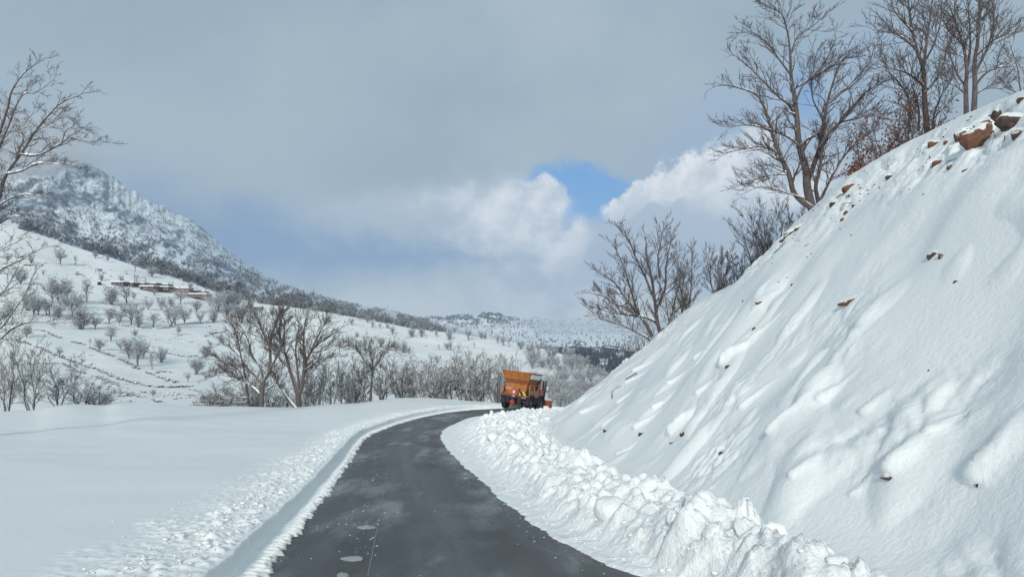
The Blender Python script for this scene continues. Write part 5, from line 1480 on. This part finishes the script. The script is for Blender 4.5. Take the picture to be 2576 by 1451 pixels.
for i, (L, lab, hh_) in enumerate([(zz3(a), b_, c) for a, b_, c in WALLS]+[([(472+a*.26, 692+b_*.26) for a, b_ in L], lab, .8) for L, lab in WALLS2]+[(zz3([(155, 133), (260, 128), (355, 132)]), 'strip of bare reddish earth high on the left slope', 1.6)]):
    q = catmull(L, 200); pts3 = []
    for (u, v) in q:
        p, _ = cast(hill_bvh, u, v)
        if p: pts3.append(np.array(p))
    if len(pts3) < 10: continue
    pts3 = catmull(np.array(pts3)[::3], None)
    ln = np.concatenate(([0], np.cumsum(np.linalg.norm(np.diff(pts3, axis=0), axis=1))))
    n = int(ln[-1]/.27); s_ = np.linspace(0, ln[-1], n)+r.normal(0, .15, n)
    Q = np.stack([np.interp(s_, ln, pts3[:, k]) for k in range(3)], -1)
    keep = gnoise(s_/3.5, s_*0+i*3.7) > -.14
    Q = Q[keep]
    Q[:, 0] += r.normal(0, .25, len(Q)); Q[:, 1] += r.normal(0, .35, len(Q)); Q[:, 2] += .08+r.uniform(0, .3, len(Q))*hh_
    red = 'reddish' in lab
    V_, F_ = pebbles(Q, np.abs(r.normal(.0, .15, len(Q)))*hh_+.10, 50+i, .75)
    link('earth_strip' if red else 'stone_wall', raw_mesh('stone_wall', V_, F_), M_redsoil if red else M_wallrock, smooth=False, label=lab, category='bare earth' if red else 'stone wall', **({} if red else {'group': 'dry stone walls on the hillside'}))
# loose stones that darken the snow of the hillside
pts = []; sz = []
rs = random.Random(8)
CL = [(zz3([(1400, 740)])[0], 60, 16, 26), (zz3([(1800, 660)])[0], 40, 12, 40), (zz3([(700, 160)])[0], 130, 22, 60), (zz3([(1000, 220)])[0], 90, 14, 40), (zz3([(1600, 290)])[0], 50, 8, 50), (zz3([(600, 1080)])[0], 90, 18, 26), (zz3([(1420, 1190)])[0], 60, 14, 26),
      (zz3([(1000, 1190)])[0], 50, 10, 40), ((900, 815), 60, 12, 40), ((960, 850), 70, 14, 60), ((1010, 890), 60, 14, 40), ((1120, 870), 60, 14, 24), ((1480, 950), 60, 30, 60), ((1420, 920), 60, 20, 30), ((850, 870), 60, 20, 30), ((300, 640), 80, 14, 30), ((180, 660), 70, 18, 30), ((1000, 870), 60, 18, 30)]
for (c, su, sv_, n) in CL:
    for _ in range(n):
        p, _x = cast(hill_bvh, rs.gauss(c[0], su*.6), rs.gauss(c[1], sv_*.6))
        if p is None: continue
        for _j in range(rs.randint(1, 4)):
            pts.append((p.x+rs.gauss(0, .5), p.y+rs.gauss(0, .5), p.z+.03)); sz.append(abs(rs.gauss(.0, .16))+.10)
V_, F_ = pebbles(pts, sz, 77, .5)
link('hillside_rubble', raw_mesh('hillside_rubble', V_, F_), M_wallrock, smooth=False, kind='stuff')

# ------------------------------------------------------------------ village
M_mud = plain('mud_brick_wall', (.19, .16, .145), .9, var=.3, scale=.8)
M_mudd = plain('dark_stone_wall', (.13, .115, .115), .9, var=.35, scale=.8)  # stone houses, darker in tone than the mud brick
M_dark = plain('dark_opening', (.02, .02, .025), .7)
M_wood = plain('weathered_pole', (.10, .09, .085), .8)
M_pink = plain('pinkish_render', (.25, .185, .16), .9, var=.2, scale=.6)
M_whitew = plain('whitewashed_wall', (.55, .56, .56), .9)
M_blue = plain('blue_tarpaulin', (.03, .12, .40), .6)
def house(u0, u1, vt, vb, lab, mat=M_mud, wins=(), door=None, depth=6.0, yaw_=0.0, over=.25, dy=0.0):
    um = (u0+u1)/2; p, _ = cast(hill_bvh, um, vb-1)
    if p is None: return
    y_ = p.y+dy; k = y_/FU; w = (u1-u0)*k/2; hgt = (vb-vt)*k; z0 = (HV-vb)*k-.3
    o = empty('house', ((um-CU)*k, y_, z0), (0, 0, yaw_), label=lab, category='house', group='flat-roofed houses of the hillside village')
    solid('wall', blk(-w, w, 0, depth, 0, hgt+.05), mat, o)
    rf = solid('roof', blk(-w-over, w+over, -over, depth+over, hgt+.05, hgt+.25), M_wood, o)
    solid('roof_snow', blk(-w-over-.03, w+over+.03, -over-.03, depth+over+.03, hgt+.252, hgt+.72, .12), M_snowcap, rf)
    for f in wins:
        wn = solid('window', blk(-w+2*w*f-.45, -w+2*w*f+.45, -.06, .05, hgt*.45, hgt*.45+.75), M_wood, o)
        solid('pane', blk(-w+2*w*f-.37, -w+2*w*f+.37, -.075, -.062, hgt*.45+.08, hgt*.45+.67), M_dark, wn)
    if door is not None: solid('door', blk(-w+2*w*door-.5, -w+2*w*door+.5, -.05, .05, .02, min(2.0, hgt*.85)), M_dark, o)
    return o
z6 = lambda a, b_: (251.6+a*.1953, 660+b_*.1953)
HS = [((140, 250), (300, 306), 'dark stone house at the left end of the long village row', M_mudd, (.5,), .8, 0), ((300, 258), (430, 312), 'stone house second from the left in the village row', M_mudd, (.3, .7), None, 0), ((430, 264), (572, 316), 'greyish house in the middle of the upper village row', M_mud, (.6,), .2, 0),
      ((572, 266), (720, 318), 'pale brown house with a small window in the upper row', M_mud, (.75,), None, 2), ((720, 280), (872, 326), 'pale brown house at the right end of the upper row', M_mud, (.4,), None, 2),
      ((510, 304), (690, 348), 'long low house in front of the upper row, left part', M_mud, (.7,), .15, -6), ((690, 312), (882, 356), 'long low house in front of the upper row, right part', M_mud, (.2, .6), None, -6),
      ((882, 320), (1000, 372), 'tan house right of the long low house', M_pink, (.5,), .8, 0), ((985, 328), (1140, 392), 'tall tan house where the village row steps down', M_pink, (.3,), None, -2), ((1140, 360), (1245, 398), 'low ruin with snow on its broken roof', M_mud, (), .5, 0),
      ((1245, 372), (1345, 404), 'low wall-like shed at the right end of the row', M_mud, (), None, 0), ((1115, 404), (1380, 440), 'low mud wall enclosure below the village row', M_mud, (), None, -8),
      ((2060, 466), (2222, 512), 'pinkish house with one small window, front half of the pair', M_pink, (.5,), None, -4), ((2098, 436), (2274, 492), 'pinkish house behind and above its lower neighbour', M_pink, (.8,), None, 3), ((2420, 518), (2600, 560), 'pinkish house half hidden by the tall roadside tree crowns', M_pink, (.4, .7), None, 0),
      ((1975, 572), (2052, 618), 'small square hut among frosted trees', M_mud, (), None, 0), ((1800, 372), (1885, 432), 'hut with a thick sloping snow roof above the tree clump', M_mudd, (), .5, 0), ((310, 226), (392, 250), 'small whitewashed hut with two windows above the row', M_whitew, (.3, .7), None, 6),
      ((195, 232), (232, 246), 'tiny whitewashed hut left of the one with two windows', M_whitew, (), .5, 6)]
for (a, b_, lab, mt, wn, dr_, dy_) in HS:
    (u0, v0_), (u1, v1_) = z6(*a), z6(*b_)
    house(u0, u1, v0_, v1_, lab, mt, wn, dr_, 5.5, -.06, .3, dy_)
o = None
p, _ = cast(hill_bvh, 246, 688)
k = p.y/FU; o = empty('tarpaulin_shelter', tuple(p), label='small shelter with a bright blue tarpaulin roof above the grove', category='shelter')
solid('roof', hexa([(-1.3, -.2, 2.3), (1.3, -.2, 2.1), (1.3, 2.2, 2.4), (-1.3, 2.2, 2.6)], [(-1.3, -.2, 2.1), (1.3, -.2, 1.9), (1.3, 2.2, 2.2), (-1.3, 2.2, 2.4)]), M_blue, o)
solid('post', join(blk(-1.2, -1.1, 0, .1, -.4, 2.1), blk(1.1, 1.2, 0, .1, -.4, 1.9)), M_wood, o)
solid('wall', blk(-1.25, 1.25, 1.9, 2.05, -.4, 2.1), M_whitew, o)
def car(u, v, lab, body, w=1.75):
    p, _ = cast(hill_bvh, u, v)
    o = empty('parked_car', (p.x, p.y, p.z-.05), (0, 0, .5), label=lab, category='car', group='cars parked above the village')
    bd = solid('body', join(blk(-.85, .85, -2.0, 2.0, .35, .95), blk(-.75, .75, -1.2, 1.5, .95, 1.45, .12)), body, o, .06)
    solid('window', join(blk(-.62, .62, -1.215, -1.17, 1.0, 1.36), blk(.70, .74, -.9, 1.2, 1.0, 1.34), blk(-.74, -.70, -.9, 1.2, 1.0, 1.34)), M_glass, o)
    for x in (-.8, .8):
        for y_ in (-1.25, 1.25): solid('wheel', cyl((x, y_, .32), 'x', .32, .2, 14), M_tyre, o)
    solid('roof_snow', blk(-.72, .72, -1.1, 1.4, 1.452, 1.75, .2), M_snowcap, o)
car(194, 690, 'cream car with a dark rear window parked on the open slope', plain('cream_paint', (.55, .54, .50), .4))
car(250, 716, 'dark car with a snow-covered roof parked left of the village row', plain('dark_paint', (.04, .045, .05), .4))
# poles
def pole(u, vb, vt, lab, arm=1.0, y_off=0, trafo=False):
    p, _ = cast(hill_bvh, u, vb)
    if p is None: return
    k = p.y/FU; h_ = (vb-vt)*k
    o = empty('utility_pole', (p.x, p.y+y_off, p.z), label=lab, category='utility pole', group='power poles of the village')
    solid('shaft', cyl((0, 0, h_/2-.3), 'z', .17, h_+.6, 8, .13), M_wood, o)
    if arm: solid('cross_arm', blk(-arm, arm, -.08, .08, h_-.45, h_-.3), M_wood, o)
    if trafo: solid('transformer', join(blk(-.6, .6, -.4, .4, h_*.66, h_*.66+1.0), blk(.75, .95, -.1, .1, -.4, h_)), M_grey, o)
for (a, b0, t0, lab, arm, tr) in [(262, 250, 175, 'leftmost power pole, beside the whitewashed hut', .8, 0), (446, 243, 148, 'tall bare pole left of the transformer', 0, 0), (470, 246, 168, 'twin pole that carries a transformer box', .9, 1), (586, 266, 180, 'leaning pole over the middle of the village row', 0, 0),
                                  (888, 308, 254, 'short pole near the right end of the upper row', 0, 0), (938, 312, 242, 'pole with a small arm above the tan house', .6, 0), (1162, 356, 320, 'short pole behind the low ruin', 0, 0), (1303, 374, 344, 'short pole behind the shed', 0, 0), (1358, 400, 330, 'leaning pole with a cross-arm at the right end of the row', .9, 0),
                                  (1780, 535, 400, 'pole standing in front of the frosted tree clump', .6, 0)]:
    (u, vb_), (_, vt_) = z6(a, b0), z6(a, t0); pole(u, vb_, vt_, lab, arm, 0, tr)
p, _ = cast(mtn_bvh, 975, 781)
if p is not None:
    o = empty('radio_mast', tuple(p), label='thin lattice radio mast on the distant ridge top', category='mast')
    solid('mast', join(*[cyl((a*.5, b_*.5, 9), 'z', .25, 19, 6, .15) for a, b_ in ((-1, -1), (1, -1), (0, 1))]), M_grey, o)
    solid('cabin', blk(-9, -4, -2, 2, -1, 3), M_whitew, o)
# pylons far out on the plain
# ------------------------------------------------------------------ woods
def woods(name, bv, spots_fn, n, h0, h1, mat, seed, tri=22):
    r = np.random.RandomState(seed); P = []; H = []
    tries = 0
    while len(P) < n and tries < n*6:
        tries += 1
        uv = spots_fn(r)
        if uv is None: continue
        p, _ = cast(bv, *uv)
        if p is None: continue
        P.append(tuple(p)); H.append(r.uniform(h0, h1))
    P = np.array(P); H = np.array(H); n = len(P)
    # each tree: ragged slivers fanning up from the stem
    a = r.uniform(0, 2*np.pi, (n, tri)); e = r.uniform(.25, 1.45, (n, tri)); l = r.uniform(.55, 1.0, (n, tri))*H[:, None]*.72
    s0 = P[:, None, :]+np.stack([0*a, 0*a, H[:, None]*r.uniform(.0, .4, (n, tri))], -1)
    d = np.stack([np.cos(a)*np.cos(e)*.8, np.sin(a)*np.cos(e)*.8, np.sin(e)], -1)*l[..., None]
    w = np.stack([-np.sin(a), np.cos(a), 0*a], -1)*(H[:, None]*r.uniform(.03, .075, (n, tri)))[..., None]
    V = np.stack([s0, s0+d*.6+w, s0+d, s0+d*.6-w], 2).reshape(-1, 3)
    F = np.arange(len(V)).reshape(-1, 4)
    return link(name, raw_mesh(name, V, F), mat, smooth=False, kind='stuff')
M_frost = plain('frosted_far_trees', (.27, .285, .30), .9, var=.55, scale=.05)
M_frostd = plain('dark_far_trees', (.07, .085, .11), .9, var=.4, scale=.02)
def foot(r):
    u = r.uniform(60, 1120); hv = float(tab(HILL, u, 1)); mv = float(tab(MTN, u, 1))
    t_ = abs(r.normal(0, .10 if u < 700 else .2))
    v = hv+4-(hv-mv)*t_-abs(r.normal(0, 7))
    return (u, v) if v > mv+1 else None
woods('forest', mtn_bvh, foot, 2300, 3, 8, M_frost, 11)
def crag(r):
    u = r.uniform(-60, 1100); hv = float(tab(HILL, u, 1)); mv = float(tab(MTN, u, 1))
    v = r.uniform(mv, hv+3)
    return (u, v) if gnoise(u/35+v/40, v/28) > -.12 else None
woods('mountain_trees', mtn_bvh, crag, 4200, 5, 9, M_frost, 12, 12)
def lip_h(r):
    u = r.uniform(20, 760); hv = float(tab(HILL, u, 1))
    return (u, hv+abs(r.normal(0, 2.0))+1)
def val(r):
    u = r.uniform(1080, 1720); v = r.uniform(786, 985)
    pd = .25 if v < 815 else (.05 if v < 835 else (.35 if v < 880 else 1))
    return (u, v) if r.rand() < pd and gnoise(u/40, v/12, 5) > -.25 else None
woods('valley_woods', valley_bvh, val, 6500, 7, 13, M_frostd, 13, 12)
def vald(r):
    u = r.normal(1190, 110); v = 786+abs(r.normal(0, 20))
    return (u, v) if gnoise(u/25, v/8, 6) > -.1 else None
woods('hill_woods', valley_bvh, vald, 2200, 7, 13, M_frostd, 14, 8)

# ------------------------------------------------------------------ ploughed snow and haze
link('plowed_snow', raw_mesh('plowed_snow', WIND[0], WIND[1][:, ::-1]), M_rough, kind='stuff')
def box_mesh(name, a, b):
    V = [(x, y, z) for x in (a[0], b[0]) for y in (a[1], b[1]) for z in (a[2], b[2])]
    F = np.array([(0, 1, 3, 2), (4, 6, 7, 5), (0, 4, 5, 1), (2, 3, 7, 6), (0, 2, 6, 4), (1, 5, 7, 3)])
    return raw_mesh(name, V, F)
mh = bpy.data.materials.new('haze_air'); mh.use_nodes = True; nt = mh.node_tree; nt.nodes.clear()
pv = nt.nodes.new('ShaderNodeVolumePrincipled'); pv.inputs['Density'].default_value = 8.5e-5; pv.inputs['Color'].default_value = (.52, .65, .80, 1)
ou = nt.nodes.new('ShaderNodeOutputMaterial'); nt.links.new(pv.outputs[0], ou.inputs['Volume'])
zlo = min(float(Vh[:, 2].min()), float(Vm[:, 2].min()), float(Vv[:, 2].min()), float(V1[:, 2].min()))-1.0
zhi = float(Vm[:, 2].max())+60
link('haze', box_mesh('haze', (-9500, -300, zlo), (12500, 13800, zhi)), mh, smooth=False, kind='stuff')

# cloud wrapping the summit at the left
mc = bpy.data.materials.new('cloud_vapour'); mc.use_nodes = True; nt = mc.node_tree; nt.nodes.clear()
pv = nt.nodes.new('ShaderNodeVolumePrincipled'); pv.inputs['Density'].default_value = .0075; pv.inputs['Color'].default_value = (.97, .985, 1.0, 1); pv.inputs['Anisotropy'].default_value = .2
ou = nt.nodes.new('ShaderNodeOutputMaterial'); nt.links.new(pv.outputs[0], ou.inputs['Volume'])
bm = bmesh.new()
for (u, v, y_, rx, rz) in [(-140, 350, 2300, 330, 130), (40, 365, 2330, 210, 90), (130, 375, 2420, 130, 62), (-60, 430, 2200, 220, 70), (70, 425, 2350, 120, 45), (190, 388, 2470, 110, 38), (250, 392, 2520, 70, 26), (20, 460, 2200, 110, 32)]:
    c = P3(u, v, y_)
    r0_ = bmesh.ops.create_icosphere(bm, subdivisions=4, radius=1)
    for w in r0_['verts']:
        k = 1+.28*float(fbm(w.co.x*1.7+u, w.co.z*1.7+w.co.y, 4, 95))
        w.co = (c[0]+w.co.x*rx*k, c[1]+w.co.y*rx*.6*k, c[2]+w.co.z*rz*k)
    me = None
me = bpy.data.meshes.new('summit_cloud'); bm.to_mesh(me); bm.free()
link('summit_cloud', me, mc, kind='stuff')
